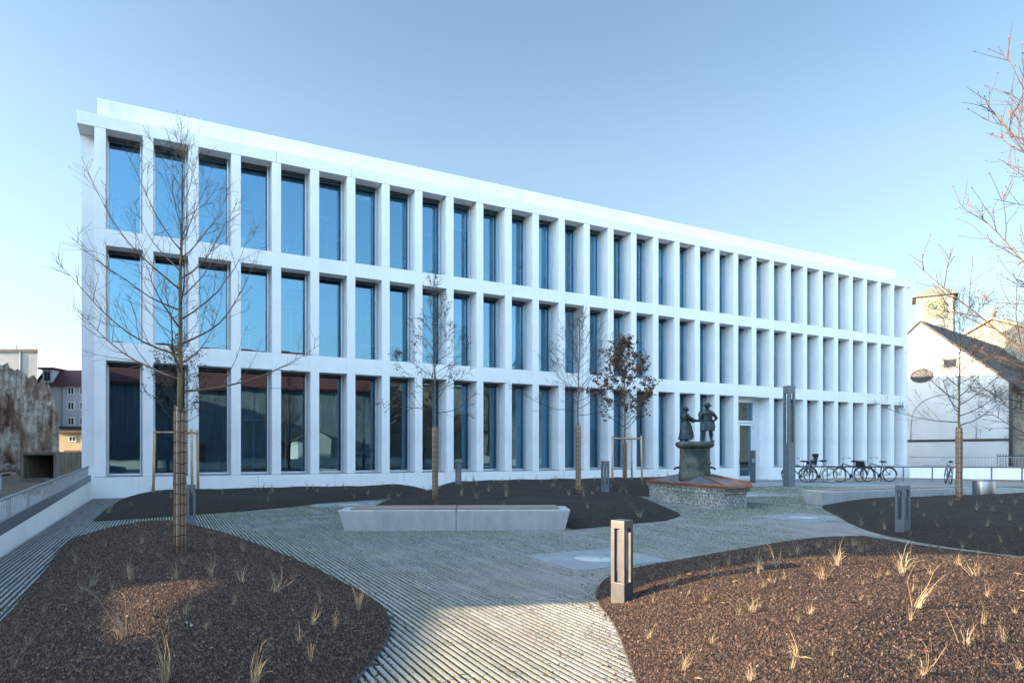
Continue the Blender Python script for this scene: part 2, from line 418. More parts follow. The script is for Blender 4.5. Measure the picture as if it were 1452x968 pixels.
# thin veil of high haze near the horizon
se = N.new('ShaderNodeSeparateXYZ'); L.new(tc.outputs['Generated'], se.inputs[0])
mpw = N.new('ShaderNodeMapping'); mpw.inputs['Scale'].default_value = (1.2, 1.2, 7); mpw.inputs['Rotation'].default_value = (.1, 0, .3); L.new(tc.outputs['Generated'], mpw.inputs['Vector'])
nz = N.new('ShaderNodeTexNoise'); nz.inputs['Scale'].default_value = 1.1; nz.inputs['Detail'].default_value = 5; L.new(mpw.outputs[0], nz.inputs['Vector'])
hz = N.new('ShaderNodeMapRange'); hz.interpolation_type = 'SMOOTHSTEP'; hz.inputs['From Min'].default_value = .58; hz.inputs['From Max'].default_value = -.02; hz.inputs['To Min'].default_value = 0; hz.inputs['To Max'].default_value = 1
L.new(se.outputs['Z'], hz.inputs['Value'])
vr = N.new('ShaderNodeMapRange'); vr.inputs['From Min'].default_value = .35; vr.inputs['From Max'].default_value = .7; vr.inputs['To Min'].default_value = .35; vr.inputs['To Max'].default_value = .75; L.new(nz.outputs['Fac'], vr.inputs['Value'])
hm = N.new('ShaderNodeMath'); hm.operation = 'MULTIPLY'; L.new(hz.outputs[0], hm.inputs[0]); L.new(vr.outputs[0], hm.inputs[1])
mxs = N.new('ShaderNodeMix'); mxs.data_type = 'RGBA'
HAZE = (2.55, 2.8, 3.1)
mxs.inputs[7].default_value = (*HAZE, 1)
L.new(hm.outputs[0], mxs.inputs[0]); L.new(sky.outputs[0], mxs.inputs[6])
# the sky is brighter towards the sun's side, low on the left
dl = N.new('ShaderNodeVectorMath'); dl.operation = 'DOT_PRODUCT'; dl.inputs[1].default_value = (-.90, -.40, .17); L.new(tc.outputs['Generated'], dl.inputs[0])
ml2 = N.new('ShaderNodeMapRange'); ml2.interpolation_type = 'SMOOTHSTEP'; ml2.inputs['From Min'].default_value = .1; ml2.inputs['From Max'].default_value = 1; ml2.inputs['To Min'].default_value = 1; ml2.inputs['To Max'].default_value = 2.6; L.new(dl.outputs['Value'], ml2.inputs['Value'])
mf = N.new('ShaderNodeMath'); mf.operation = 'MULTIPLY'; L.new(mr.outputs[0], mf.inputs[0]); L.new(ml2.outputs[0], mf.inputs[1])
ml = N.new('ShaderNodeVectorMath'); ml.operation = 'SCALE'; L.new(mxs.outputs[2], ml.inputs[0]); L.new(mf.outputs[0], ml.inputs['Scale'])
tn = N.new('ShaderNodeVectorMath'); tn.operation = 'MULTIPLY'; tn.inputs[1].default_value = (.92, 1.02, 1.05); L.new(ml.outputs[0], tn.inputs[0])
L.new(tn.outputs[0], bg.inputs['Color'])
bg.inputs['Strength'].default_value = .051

cd = bpy.data.cameras.new('camera'); cam = bpy.data.objects.new('camera', cd); COL.objects.link(cam)
cd.sensor_width = 36; cd.sensor_fit = 'HORIZONTAL'; cd.lens = PXF / 1452 * 36
cd.shift_y = (V0 - 484) / 1452; cd.clip_end = 3000; cd.clip_start = .1
cam.location = (0, -CD, CH); cam.rotation_euler = (PI/2, 0, -YAW)
SC.camera = cam
SC.view_settings.view_transform = 'Standard'; SC.view_settings.look = 'None'
SC.view_settings.exposure = 2.06; SC.view_settings.gamma = 1
SC.render.engine = 'CYCLES'
SC.cycles.max_bounces = 8; SC.cycles.transparent_max_bounces = 16; SC.cycles.use_denoising = True
SC.cycles.sample_clamp_indirect = 8

# ------------------------------------------------------------------ the ground
WALL_A, WALL_B = AT(1290, 38.5), AT(1800, 31.0)       # low wall at the right; the street behind it lies lower
def ground():
    a, b = WALL_A, WALL_B
    dr = (b - a).normalized(); nrm = Vector((-dr.y, dr.x, 0))
    a2, b2 = a - dr * 0 , b + dr * 260
    c = Vector((a.x, 500, 0))
    m = MB()
    z0, z1 = -.06, -.85
    main = [(-500, -500), (b2.x, -500), (b2.x, b2.y), (a.x, a.y), (a.x, 500), (-500, 500)]
    m.add([(p[0], p[1], z0) for p in main], [tuple(range(len(main)))])
    low = [(a.x, a.y), (b2.x, b2.y), (b2.x + 300, 500), (a.x, 500)]
    m.add([(p[0], p[1], z1) for p in low], [(0, 1, 2, 3)], 1)
    m.add([(a.x, a.y, z0), (b2.x, b2.y, z0), (b2.x, b2.y, z1), (a.x, a.y, z1)], [(0, 1, 2, 3)])
    m.add([(a.x, a.y, z0), (a.x, 500, z0), (a.x, 500, z1), (a.x, a.y, z1)], [(0, 1, 2, 3)])
    tag(m.build('ground', [M['dirt'], M['street']], fix=False), kind='structure')
ground()

# plaza: soil sheet with real paver strips on it
PX0, PX1, PY0, PY1 = -1.93, 36.0, -34.0, -.02
def plaza():
    m = MB()
    m.add([(PX0, PY0, -.015), (PX1, PY0, -.015), (PX1, PY1, -.015), (PX0, PY1, -.015)], [(0,1,2,3)])
    o = tag(m.build('paving_bed', M['joint']), kind='structure')
    rr = random.Random(3)
    pitch, wid = .0545, .0265
    vs, fs, vals = [], [], []
    def slab(x0, x1, y0, y1):
        z = rr.uniform(-.002, .002); o_ = len(vs)
        vs.extend([(x0,y0,z),(x1,y0,z),(x1,y1,z),(x0,y1,z),(x0,y0,-.04),(x1,y0,-.04),(x1,y1,-.04),(x0,y1,-.04)])
        fs.extend([[o_+i for i in q] for q in ((0,1,2,3),(0,4,5,1),(1,5,6,2),(2,6,7,3),(3,7,4,0))])
        vals.extend([rr.random()] * 5)
    n = int((PX1 - PX0) / pitch)
    for i in range(n):
        x = PX0 + i * pitch
        jx = rr.uniform(-.001, .001)
        if x < 11:
            y = PY0 + rr.uniform(0, .5) * (1 if i % 2 else .6)
            yb = PY0
            while yb < PY1:
                ye = min(yb + (y - PY0 if yb == PY0 else .62), PY1)
                if ye - yb > .03: slab(x + jx, x + jx + wid, yb + .004, ye - .004)
                yb = ye if ye > yb else yb + .1
        else:
            y = PY0 + 4
            while y < PY1:
                ye = min(y + 2.4, PY1); slab(x + jx, x + jx + wid, y + .004, ye - .004); y = ye
    me = bpy.data.meshes.new('paving'); me.from_pydata(vs, [], fs); me.materials.append(M['strip']); me.update()
    o = bpy.data.objects.new('paving', me); COL.objects.link(o); set_rnd(o, vals); tag(o, kind='structure')
plaza()

def flat(name, pts, z, mat, th=.0):
    m = MB(); m.add([(p[0], p[1], z) for p in pts], [tuple(range(len(pts)))])
    return m.build(name, mat, fix=False)
tag(flat('path', [G(1038,683.2), G(1070,690), G(1126,688.5), G(1300,694), G(1460,703), G(1700,716), G(1700,700), G(1452,692.5), G(1126,683)], .005, M['path']), kind='structure')

# ------------------------------------------------------------------ planting beds (mounds)
def catmull(pts, n=6):
    out = []; k = len(pts)
    for i in range(k):
        p0, p1, p2, p3 = pts[(i-1) % k], pts[i], pts[(i+1) % k], pts[(i+2) % k]
        for j in range(n):
            t = j / n
            out.append(tuple(.5*((2*p1[a]) + (-p0[a]+p2[a])*t + (2*p0[a]-5*p1[a]+4*p2[a]-p3[a])*t*t + (-p0[a]+3*p1[a]-3*p2[a]+p3[a])*t**3) for a in (0, 1)))
    return out
class Bed:
    def __init__(s, name, pts, H, Wd, step, smooth=True, tilt=None):
        pts = [(p[0], p[1]) for p in pts]
        s.poly = np.array(catmull(pts) if smooth else pts)
        s.H, s.W = H, Wd
        s.mn, s.mx = s.poly.min(0), s.poly.max(0)
        xs = np.arange(s.mn[0] + step/2, s.mx[0], step); ys = np.arange(s.mn[1] + step/2, s.mx[1], step)
        gx, gy = np.meshgrid(xs, ys); q = np.stack([gx.ravel(), gy.ravel()], 1)
        rs = np.random.RandomState(5); q = q + rs.uniform(-.25, .25, q.shape) * step
        q = q[s.inside(q)]; d = s.dist(q); q = q[d > step * .45]
        bd = []
        k = len(s.poly)
        for i in range(k):
            a, b = s.poly[i], s.poly[(i+1) % k]
            nn = max(1, int(np.linalg.norm(b - a) / step))
            for j in range(nn): bd.append(a + (b - a) * j / nn)
        bd = np.array(bd); nb = len(bd)
        allp = np.concatenate([bd, q])
        r = delaunay_2d_cdt([Vector(p) for p in allp], [(i, (i+1) % nb) for i in range(nb)], [], 1, 1e-5)
        v2 = np.array([(p.x, p.y) for p in r[0]])
        z = s.z(v2)
        me = bpy.data.meshes.new(name); me.from_pydata([(v2[i,0], v2[i,1], float(z[i])) for i in range(len(v2))], [], [list(f) for f in r[2]])
        me.materials.append(M['gravel']); me.polygons.foreach_set('use_smooth', [True] * len(me.polygons)); me.update()
        o = bpy.data.objects.new(name, me); COL.objects.link(o); tag(o, kind='structure')
    def inside(s, q):
        x, y = q[:,0], q[:,1]; ins = np.zeros(len(q), bool); k = len(s.poly)
        for i in range(k):
            x1, y1 = s.poly[i]; x2, y2 = s.poly[(i+1) % k]
            c = ((y1 > y) != (y2 > y)) & (x < (x2-x1)*(y-y1)/((y2-y1) if y2 != y1 else 1e-12) + x1)
            ins ^= c
        return ins
    def dist(s, q):
        d = np.full(len(q), 1e9); k = len(s.poly)
        for i in range(k):
            a, b = s.poly[i], s.poly[(i+1) % k]; ab = b - a; L2 = max(ab @ ab, 1e-12)
            t = np.clip(((q - a) @ ab) / L2, 0, 1); pr = a + t[:,None] * ab
            d = np.minimum(d, np.hypot(*(q - pr).T))
        return d
    def z(s, q):
        q = np.atleast_2d(q); t = np.clip(s.dist(q) / s.W, 0, 1)
        base = .012 + s.H * (1 - (1 - t) ** 2) ** 1.1
        nz = np.array([noise.noise(Vector((p[0]*.9, p[1]*.9, 3.1))) * .05 + noise.noise(Vector((p[0]*3, p[1]*3, 7.7))) * .012 for p in q])
        return base + nz * t
    def at(s, u, v):
        z = 0.0
        for _ in range(12):
            p = G(u, v, z); q = np.array([[p.x, p.y]])
            z = .5 * z + .5 * (float(s.z(q)[0]) if s.inside(q)[0] else 0.0)
        return G(u, v, z)
    def drop(s, x, y):
        return Vector((x, y, float(s.z(np.array([[x, y]]))[0])))

bedA = Bed('planting_bed', [G(*p) for p in ((105,764),(180,755),(258,748),(302,752),(352,768),(420,795),(480,824),(528,850),(551,876),(550,905),(528,938),(498,975),(440,1060),(200,1100),(-150,1010),(-60,930),(0,884),(55,822))], .30, 1.5, .075)
bedE = Bed('planting_bed', [G(*p) for p in ((848,856),(846,840),(853,828),(868,817),(898,807),(1020,786),(1080,776),(1150,774),(1200,772),(1245,773),(1290,780),(1350,791),(1452,808),(1700,845),(1800,1000),(1500,1150),(1050,1150),(930,1040),(900,962),(872,890))], .34, 2.0, .075)
bedF = Bed('planting_bed', [G(*p) for p in ((1168,716.5),(1193,735),(1230,752),(1300,768),(1380,780),(1460,790),(1600,805),(1750,800),(1700,720),(1500,706),(1452,705),(1370,708),(1250,713))], .28, 1.8, .14)
facX = lambda u: CD * math.tan(math.atan((u - U0) / PXF) + YAW)
bedB = Bed('planting_bed', [G(*p)[:2] for p in ((131,739),(150,722),(174,707))] + [(facX(u), -.10) for u in (200, 260, 320, 380, 440, 500, 560, 602)] + [G(*p)[:2] for p in ((600,703.5),(560,706.5),(520,709),(470,712),(413,718.5),(350,724),(272,730),(200,735))], .26, 1.2, .13, smooth=False)
bedC = Bed('planting_bed', [G(*p)[:2] for p in ((527,718.5),(560,711),(590,706),(612,702))] + [(facX(u), -.10) for u in (610, 660, 720, 780, 850, 920, 1000, 1035)] + [G(*p)[:2] for p in ((1060,690.5),(1064,696),(1000,701),(925,704),(880,702),(893,706),(915,711),(940,718),(962,727),(965,731),(945,738),(880,744),(812,750.5),(790,743),(700,741),(560,730),(535,724))], .34, 1.3, .13, smooth=False)

for b in (bedA, bedE):
    m = MB(); P = b.poly; k = len(P)
    pts = [Vector((p[0], p[1], .018)) for p in P] + [Vector((P[0][0], P[0][1], .018))]
    for i in range(k):
        a, c = pts[i], pts[i+1]; d = (c - a)
        if d.length < 1e-5: continue
        nn = Vector((-d.y, d.x, 0)).normalized() * .004
        m.add([a-nn+Vector((0,0,-.05)), c-nn+Vector((0,0,-.05)), c+nn+Vector((0,0,-.05)), a+nn+Vector((0,0,-.05)), a-nn, c-nn, c+nn, a+nn],
              [(4,5,6,7),(0,1,5,4),(2,3,7,6)])
    tag(m.build('kerb', M['edging']), kind='structure')

# loose lava stones on the two near beds
def stones(name, bed, n, seed, label, maxd=11.5):
    rs = np.random.RandomState(seed)
    q = []
    tot = 0
    while tot < n:
        zd = 3.2 + (maxd - 3.2) * rs.rand(n) ** 1.6; lat = rs.uniform(-9, 9, n)
        p = np.stack([zd*SY + lat*CY, -CD + zd*CY - lat*SY], 1)
        p = p[(p >= bed.mn).all(1) & (p <= bed.mx).all(1) & (np.abs(lat) < zd * .83 + .3)]
        p = p[bed.inside(p)]
        q.append(p); tot += len(p)
    q = np.concatenate(q)[:n]
    P = bed.poly; P2 = np.roll(P, -1, 0); sl = np.hypot(*(P2-P).T); pk = rs.choice(len(P), 2600, p=sl/sl.sum())
    sp = P[pk] + (P2-P)[pk]*rs.rand(2600,1) + rs.normal(0, .09, (2600,2)); sp = sp[~bed.inside(sp)]
    lt = sp[:,0]*CY - (sp[:,1]+CD)*SY; zz_ = sp[:,0]*SY + (sp[:,1]+CD)*CY; sp = sp[(zz_ > 3) & (zz_ < 11)]
    nq = len(q); q = np.concatenate([q, sp]); n = len(q)
    # height on a coarse lattice, bilinear
    st = .06; gx = np.arange(bed.mn[0]-.9, bed.mx[0]+.9, st); gy = np.arange(bed.mn[1]-.9, bed.mx[1]+.9, st)
    GX, GY = np.meshgrid(gx, gy); Z = bed.z(np.stack([GX.ravel(), GY.ravel()], 1)).reshape(GX.shape)
    fx = (q[:,0]-gx[0])/st; fy = (q[:,1]-gy[0])/st; ix = fx.astype(int); iy = fy.astype(int); tx = fx-ix; ty = fy-iy
    z = Z[iy,ix]*(1-tx)*(1-ty)+Z[iy,ix+1]*tx*(1-ty)+Z[iy+1,ix]*(1-tx)*ty+Z[iy+1,ix+1]*tx*ty
    z[nq:] = -.001
    sz = rs.gamma(4, .0012, n) + .0021
    base = np.array([(1,0,-.2),(0,1,-.1),(-1,0,-.25),(0,-1,-.1),(0,0,1)], float)
    V = base[None] * sz[:,None,None] * rs.uniform(.6, 1.25, (n,5,3))
    an = rs.uniform(0, 2*PI, n); c, s_ = np.cos(an), np.sin(an)
    X = V[:,:,0]*c[:,None]-V[:,:,1]*s_[:,None]; Y = V[:,:,0]*s_[:,None]+V[:,:,1]*c[:,None]
    V = np.stack([X + q[:,0:1], Y + q[:,1:2], V[:,:,2]*1.15 + z[:,None] + .001], 2).reshape(-1, 3)
    F = (np.array([(0,1,4),(1,2,4),(2,3,4),(3,0,4)])[None] + (np.arange(n)*5)[:,None,None]).reshape(-1)
    me = bpy.data.meshes.new(name); nf = n*4
    me.vertices.add(n*5); me.vertices.foreach_set('co', V.ravel()); me.loops.add(nf*3); me.loops.foreach_set('vertex_index', F.astype(np.int32))
    me.polygons.add(nf); me.polygons.foreach_set('loop_start', np.arange(0, nf*3, 3, dtype=np.int32))
    me.update(calc_edges=True); me.materials.append(M['stones'])
    o = bpy.data.objects.new(name, me); COL.objects.link(o)
    v = rs.rand(n) ** 1.3 * .93; v[rs.rand(n) < .0015] = 1
    set_rnd(o, np.repeat(v, 4)); tag(o, label, 'gravel', kind='stuff')
stones('lava_gravel', bedA, 320000, 1, 'dark loose lava gravel covering the shaded left planting mound')
stones('lava_gravel', bedE, 370000, 2, 'brown loose lava gravel covering the sunlit right planting mound')

# short grass in the paver joints
def joint_grass(n):
    rs = np.random.RandomState(11)
    zd = 3.6 + 24 * rs.rand(n) ** 1.3; lat = rs.uniform(-1, 1, n) * (zd * .8)
    x = zd*SY + lat*CY; y = -CD + zd*CY - lat*SY
    pitch, wid = .0545, .0265
    i = np.floor((x - PX0) / pitch); x = PX0 + i*pitch + wid + rs.uniform(.003, pitch-wid-.003, n)
    cl = np.array([noise.noise(Vector((a*.35, b*.35, 0))) + .8*noise.noise(Vector((a*1.7, b*1.7, 5))) for a, b in zip(x, y)])
    k = (x > PX0+1.4) & (x < PX1) & (y < PY1-.3) & (cl > -.22 + .12*np.clip((6.5-zd)/2.5, 0, 1) + rs.uniform(-.25, .25, n))
    q = np.stack([x, y], 1)
    for b in (bedA, bedB, bedC, bedE, bedF): k &= ~b.inside(q)
    q = q[k]; zdk = zd[k]; n = len(q)
    h = rs.uniform(.010, .024, n) * (1 + .045*np.clip(zdk-5, 0, 12)); w = .0013 + .0006*zdk; an = rs.uniform(0, 2*PI, n); ln = rs.uniform(0, .016, n)
    dx, dy = np.cos(an), np.sin(an)
    V = np.stack([np.stack([q[:,0]-dx*w, q[:,1]-dy*w, np.full(n,-.015)],1), np.stack([q[:,0]+dx*w, q[:,1]+dy*w, np.full(n,-.015)],1), np.stack([q[:,0]-dy*ln, q[:,1]+dx*ln, -.015+h],1)], 1).reshape(-1,3)
    me = bpy.data.meshes.new('joint_grass'); me.vertices.add(n*3); me.vertices.foreach_set('co', V.ravel()); me.loops.add(n*3); me.loops.foreach_set('vertex_index', np.arange(n*3, dtype=np.int32))
    me.polygons.add(n); me.polygons.foreach_set('loop_start', np.arange(0, n*3, 3, dtype=np.int32)); me.update(calc_edges=True); me.materials.append(M['grass'])
    o = bpy.data.objects.new('joint_grass', me); COL.objects.link(o); set_rnd(o, rs.rand(n)); tag(o, 'short green grass and moss growing in the gaps between paver strips', 'grass', kind='stuff')
joint_grass(620000)

# ------------------------------------------------------------------ the library
BAY, X0, OPN, NB, DEP = 1.3, -1.6, 1.0, 32, .76
XL, XR = -2.36, 40.36
Z = dict(p=.65, b1=4.29, t1=4.86, b2=7.86, t2=8.36, b3=11.48, top=11.88, par=12.66)
def library():
    lib = empty('library_building', (0, 0, 0))
    tag(lib, 'long white three storey building with rows of tall windows between slim concrete columns', 'building')
    # columns
    def column_mesh(x0, x1, zb):
        m = MB(); m.box(x0, x1, 0, DEP + .06, zb, Z['b3'] - .003); return m
    first = None
    for n in range(NB + 1):
        x1 = X0 + n * BAY
        zb = Z['p'] if n != 22 else Z['b1'] + .02
        zb = 0.0 if n in () else zb
        if n == 22:
            column_mesh(x1 - .3, x1, zb).build('column', M['white'], lib, bevel=.006)
        elif first is None:
            mm = MB(); cz = [Z['p'] + .003, Z['t1'], Z['t2'], Z['b3'] - .003]
            for za, zb_ in zip(cz[:-1], cz[1:]): mm.box(-.3, 0, 0, DEP + .06, za + .004, zb_ - .004)
            mm.box(-.29, -.01, .012, DEP + .05, cz[0], cz[-1])
            first = mm.build('column', M['white'], lib, loc=(x1, 0, 0), bevel=.006)
        else:
            c = first.copy(); COL.objects.link(c); c.parent = lib; c.location = (x1, 0, 0)
    # plinth in lengths with thin joints, cut at the door
    door0, door1 = X0 + 21 * BAY, X0 + 22 * BAY + OPN
    m = MB(); m2 = MB(); x = XL + .02
    while x < XR - .03:
        e = min(x + 2.6, XR - .02)
        for (a, b) in ((x, min(e, door0)), (max(x, door1), e)):
            if b - a > .05 : (m if b <= door0 + .01 else m2).box(a + .004, b - .004, .004, DEP + .06, -.3, Z['p'])
        x = e
    m.build('plinth', M['white'], lib, bevel=.005); m2.build('plinth', M['white'], lib, bevel=.005)
    m = MB(); m.box(door0 - .0, door1, .1, DEP + .06, -.3, .02); m.build('door_step', M['concrete'], lib)
    # storey beams
    for zb, zt in ((Z['b1'], Z['t1']), (Z['b2'], Z['t2'])):
        m = MB()
        for n in range(NB):
            m.box(X0 + n*BAY - .1, X0 + n*BAY + OPN + .1, .007, DEP + .05, zb, zt)
        m.build('storey_beam', M['white'], lib)
    # cornice and parapet slabs with joints
    m = MB(); xs = [XL] + [X0 - .15 + BAY * 2 * k for k in range(1, 16)] + [XR]
    for a, b in zip(xs[:-1], xs[1:]): m.box(a + .004, b - .004, -.004, 1.1, Z['b3'], Z['top'])
    m.build('cornice', M['white'], lib, bevel=.006)
    m = MB(); xs = [-1.86] + [1.05 + BAY * 3 * k for k in range(0, 10)] + [39.78]
    for a, b in zip(xs[:-1], xs[1:]): m.box(a + .005, b - .005, .6, .95, Z['top'] - .02, Z['par'])
    m.box(-1.84, 39.76, .64, .9, Z['top'], Z['par'] - .02)
    m.build('parapet', M['white'], lib, bevel=.006)
    # body behind the screen of columns
    m = MB()
    m.box(XL + .06, X0 - .28, DEP, 16, -.3, Z['b3'] + .02)                 # left end wall with its set back face
    m.box(XR - .36, XR - .06, DEP, 16, -.3, Z['b3'] + .02)
    m.box(X0 - .28, XR - .36, 15.6, 16, -.3, Z['b3'] + .02)
    m.build('wall', M['white'], lib)
    m = MB(); m.box(XL + .1, XR - .1, 1.0, 15.9, Z['b3'] + .03, Z['top'] - .03); m.build('roof', M['concrete'], lib)
    m = MB()
    for zb, zt in ((-.3, Z['p'] - .01), (Z['b1'] + .0, Z['t1'] - .004), (Z['b2'], Z['t2'] - .004)):
        m.box(X0 - .27, XR - .37, DEP + .09, 8.0, zb + .02, zt)
    m.build('floor_slab', M['room_floor'], lib)
    m = MB(); m.box(X0 - .27, XR - .37, 7.0, 7.2, 0, Z['b3'])
    for n in (3, 7, 11, 16, 20, 25, 29): m.box(X0 + n*BAY - .2, X0 + n*BAY - .1, 1.3, 7.0, Z['p'], Z['b3'])
    for z in (Z['b1'] - .12, Z['b2'] - .12, Z['b3'] - .12): m.box(X0 - .27, XR - .37, 1.15, 7.0, z, z + .1)
    m.build('interior_wall', M['room_wall'], lib)
    m = MB(); m.box(X0 + 21*BAY - .2, X0 + 23*BAY, 2.2, 2.3, .03, Z['b1'] - .14); m.build('pale_door_backing', M['blind'], lib)  # pale panel added behind the door so its glass looks light
    # windows
    def win(zb, zt):
        h = zt - zb
        f = MB(); y0, y1 = DEP - .10, DEP + .05
        f.box(0, .045, y0, y1, 0, h); f.box(OPN - .055, OPN, y0, y1, 0, h)
        f.box(.045, OPN - .055, y0 + .03, y1, 0, .07); f.box(.045, OPN - .055, y0 + .03, y1, h - .07, h)
        f.box(OPN - .085, OPN - .057, DEP - .22, DEP - .104, 0, h)          # blind guide rails
        f.box(.002, .022, DEP - .2, DEP - .104, 0, h)
        fr = f.build('window', M['alu_light'], lib, loc=(0, 0, zb))
        s = MB(); s.box(-.0, OPN, .012, DEP - .104, -.004, .012); s.build('sill', M['alu'], fr)
        g = MB(); g.box(.045, OPN - .055, DEP, DEP + .016, .07, h - .07); g.build('pane', M['glass'], fr)
        b = MB(); b.box(.03, OPN - .09, DEP - .24, DEP - .11, h - .10, h - .012); b.build('blind_box', M['darkgrey'], fr)
        return fr
    def blind(fr, h, frac):
        b = MB(); b.box(.05, OPN - .06, DEP + .09, DEP + .10, .08 + (h - .16) * (1 - frac), h - .08); b.build('blind', M['blind'], fr)
    blinds = {2: {1: .22, 2: .22, 6: .12, 9: .3, 12: .8, 14: 1, 17: .5, 20: 1, 23: .6}, 1: {4: .15, 9: .4, 11: .9, 13: 1, 16: .6, 19: 1, 22: .8}, 0: {9: .35, 11: 1, 12: 1, 14: .5, 15: .7, 17: 1, 19: .8, 27: .6}}
    for lv, (zb, zt) in enumerate(((Z['p'] + .02, Z['b1'] - .002), (Z['t1'], Z['b2'] - .002), (Z['t2'], Z['b3'] - .002))):
        proto = win(zb, zt); used = False
        for n in range(NB):
            if lv == 0 and n in (21, 22): continue
            o = proto if not used else copy_tree(proto, lib); used = True
            o.location = (X0 + n * BAY, 0, zb)
            if n == 0: continue
        rp = random.Random(50 + lv)
        for c in lib.children:
            if c.name.startswith('window') and abs(c.location.z - zb) < .01:
                for g in c.children:
                    if g.name.startswith('pane'): g.rotation_euler = (rp.gauss(0, .0012), 0, rp.gauss(0, .0035))
        ws = [c for c in lib.children if c.name.startswith('window') and abs(c.location.z - zb) < .01]
        for o in ws:
            n = round((o.location.x - X0) / BAY)
            if n in blinds[lv]: blind(o, zt - zb, blinds[lv][n])
    # entrance
    d = MB(); w = door1 - door0; y0, y1 = DEP - .08, DEP + .05
    H = Z['b1']; tr0, tr1 = 2.98, 3.10
    for a, b in ((0, .09), (w - .5, w - .38), (w - .06, w), (.62, .70)): d.box(a, b, y0, y1, .02, 4.05)
    d.box(0, w, y0 - .002, y1, tr0, tr1); d.box(0, w, y0 - .002, y1, 4.05, H); d.box(.05, w - .05, y0 + .01, y1, .02, .10)
    d.box(w - .38, w - .06, y0 + .02, y1 - .01, .02, 4.05)
    en = d.build('entrance_frame', M['alu_light'], lib, loc=(door0, 0, 0), bevel=.004)
    g = MB(); g.box(.09, w - .5, DEP, DEP + .016, tr1, 4.05); g.build('pane', M['glass'], en)
    g = MB(); g.box(.09, .62, DEP, DEP + .016, .1, tr0); g.build('pane', M['glass'], en)
    l = MB(); a0, a1 = .705, w - .505; y0, y1 = DEP - .075, DEP - .005
    l.box(a0, a0 + .13, y0, y1, .035, 2.96); l.box(a1 - .13, a1, y0, y1, .035, 2.96); l.box(a0 + .13, a1 - .13, y0, y1, 2.84, 2.96); l.box(a0 + .13, a1 - .13, y0, y1, .035, .2)
    dl = l.build('door', M['alu_light'], lib, loc=(door0, 0, 0), bevel=.004)
    g = MB(); g.box(a0 + .13, a1 - .13, DEP - .045, DEP - .03, .2, 2.84); g.build('door_pane', M['glass'], dl)
    g = MB(); g.tube([(a0 + .06, DEP - .13, .8), (a0 + .06, DEP - .13, 1.5)], .014, 8)
    for z in (.85, 1.45): g.tube([(a0 + .06, DEP - .13, z), (a0 + .06, DEP - .07, z)], .01, 6)
    g.build('handle', M['inox'], dl)
    g = MB()
    for z in (.35, 1.5, 2.65): g.box(a1 + .005, a1 + .04, DEP - .1, DEP - .082, z, z + .14)
    g.build('hinge', M['alu'], dl)
    return lib
library()

# standing office lamps seen through the panes
def office_lamp(x, y, z, lab):
    t = empty('office_lamp', (x, y, z)); tag(t, lab, 'floor lamp', 'standing lamps behind the library windows')
    m = MB(); m.tube([(0,0,.02),(0,0,1.92)], .022, 8); m.build('pole', M['lampwhite'], t)
    m = MB(); m.box(-.3,.3,-.11,.11,1.92,1.97); m.build('lamp_head', M['lampwhite'], t, bevel=.01)
    m = MB(); m.box(-.2,.2,-.15,.15,0,.02); m.build('base', M['lampwhite'], t, bevel=.004)
for n, lv, lab in ((5, 2, 'white standing lamp inside the top floor window sixth from the left'), (4, 1, 'white standing lamp inside the middle floor window fifth from the left'), (3, 0, 'white standing lamp inside the ground floor window fourth from the left'),
                   (8, 2, 'white standing lamp inside the top floor window ninth from the left'), (9, 1, 'white standing lamp inside the middle floor window tenth from the left')):
    office_lamp(X0 + n*BAY + .55, 1.35, (Z['p'], Z['t1'], Z['t2'])[lv], lab)

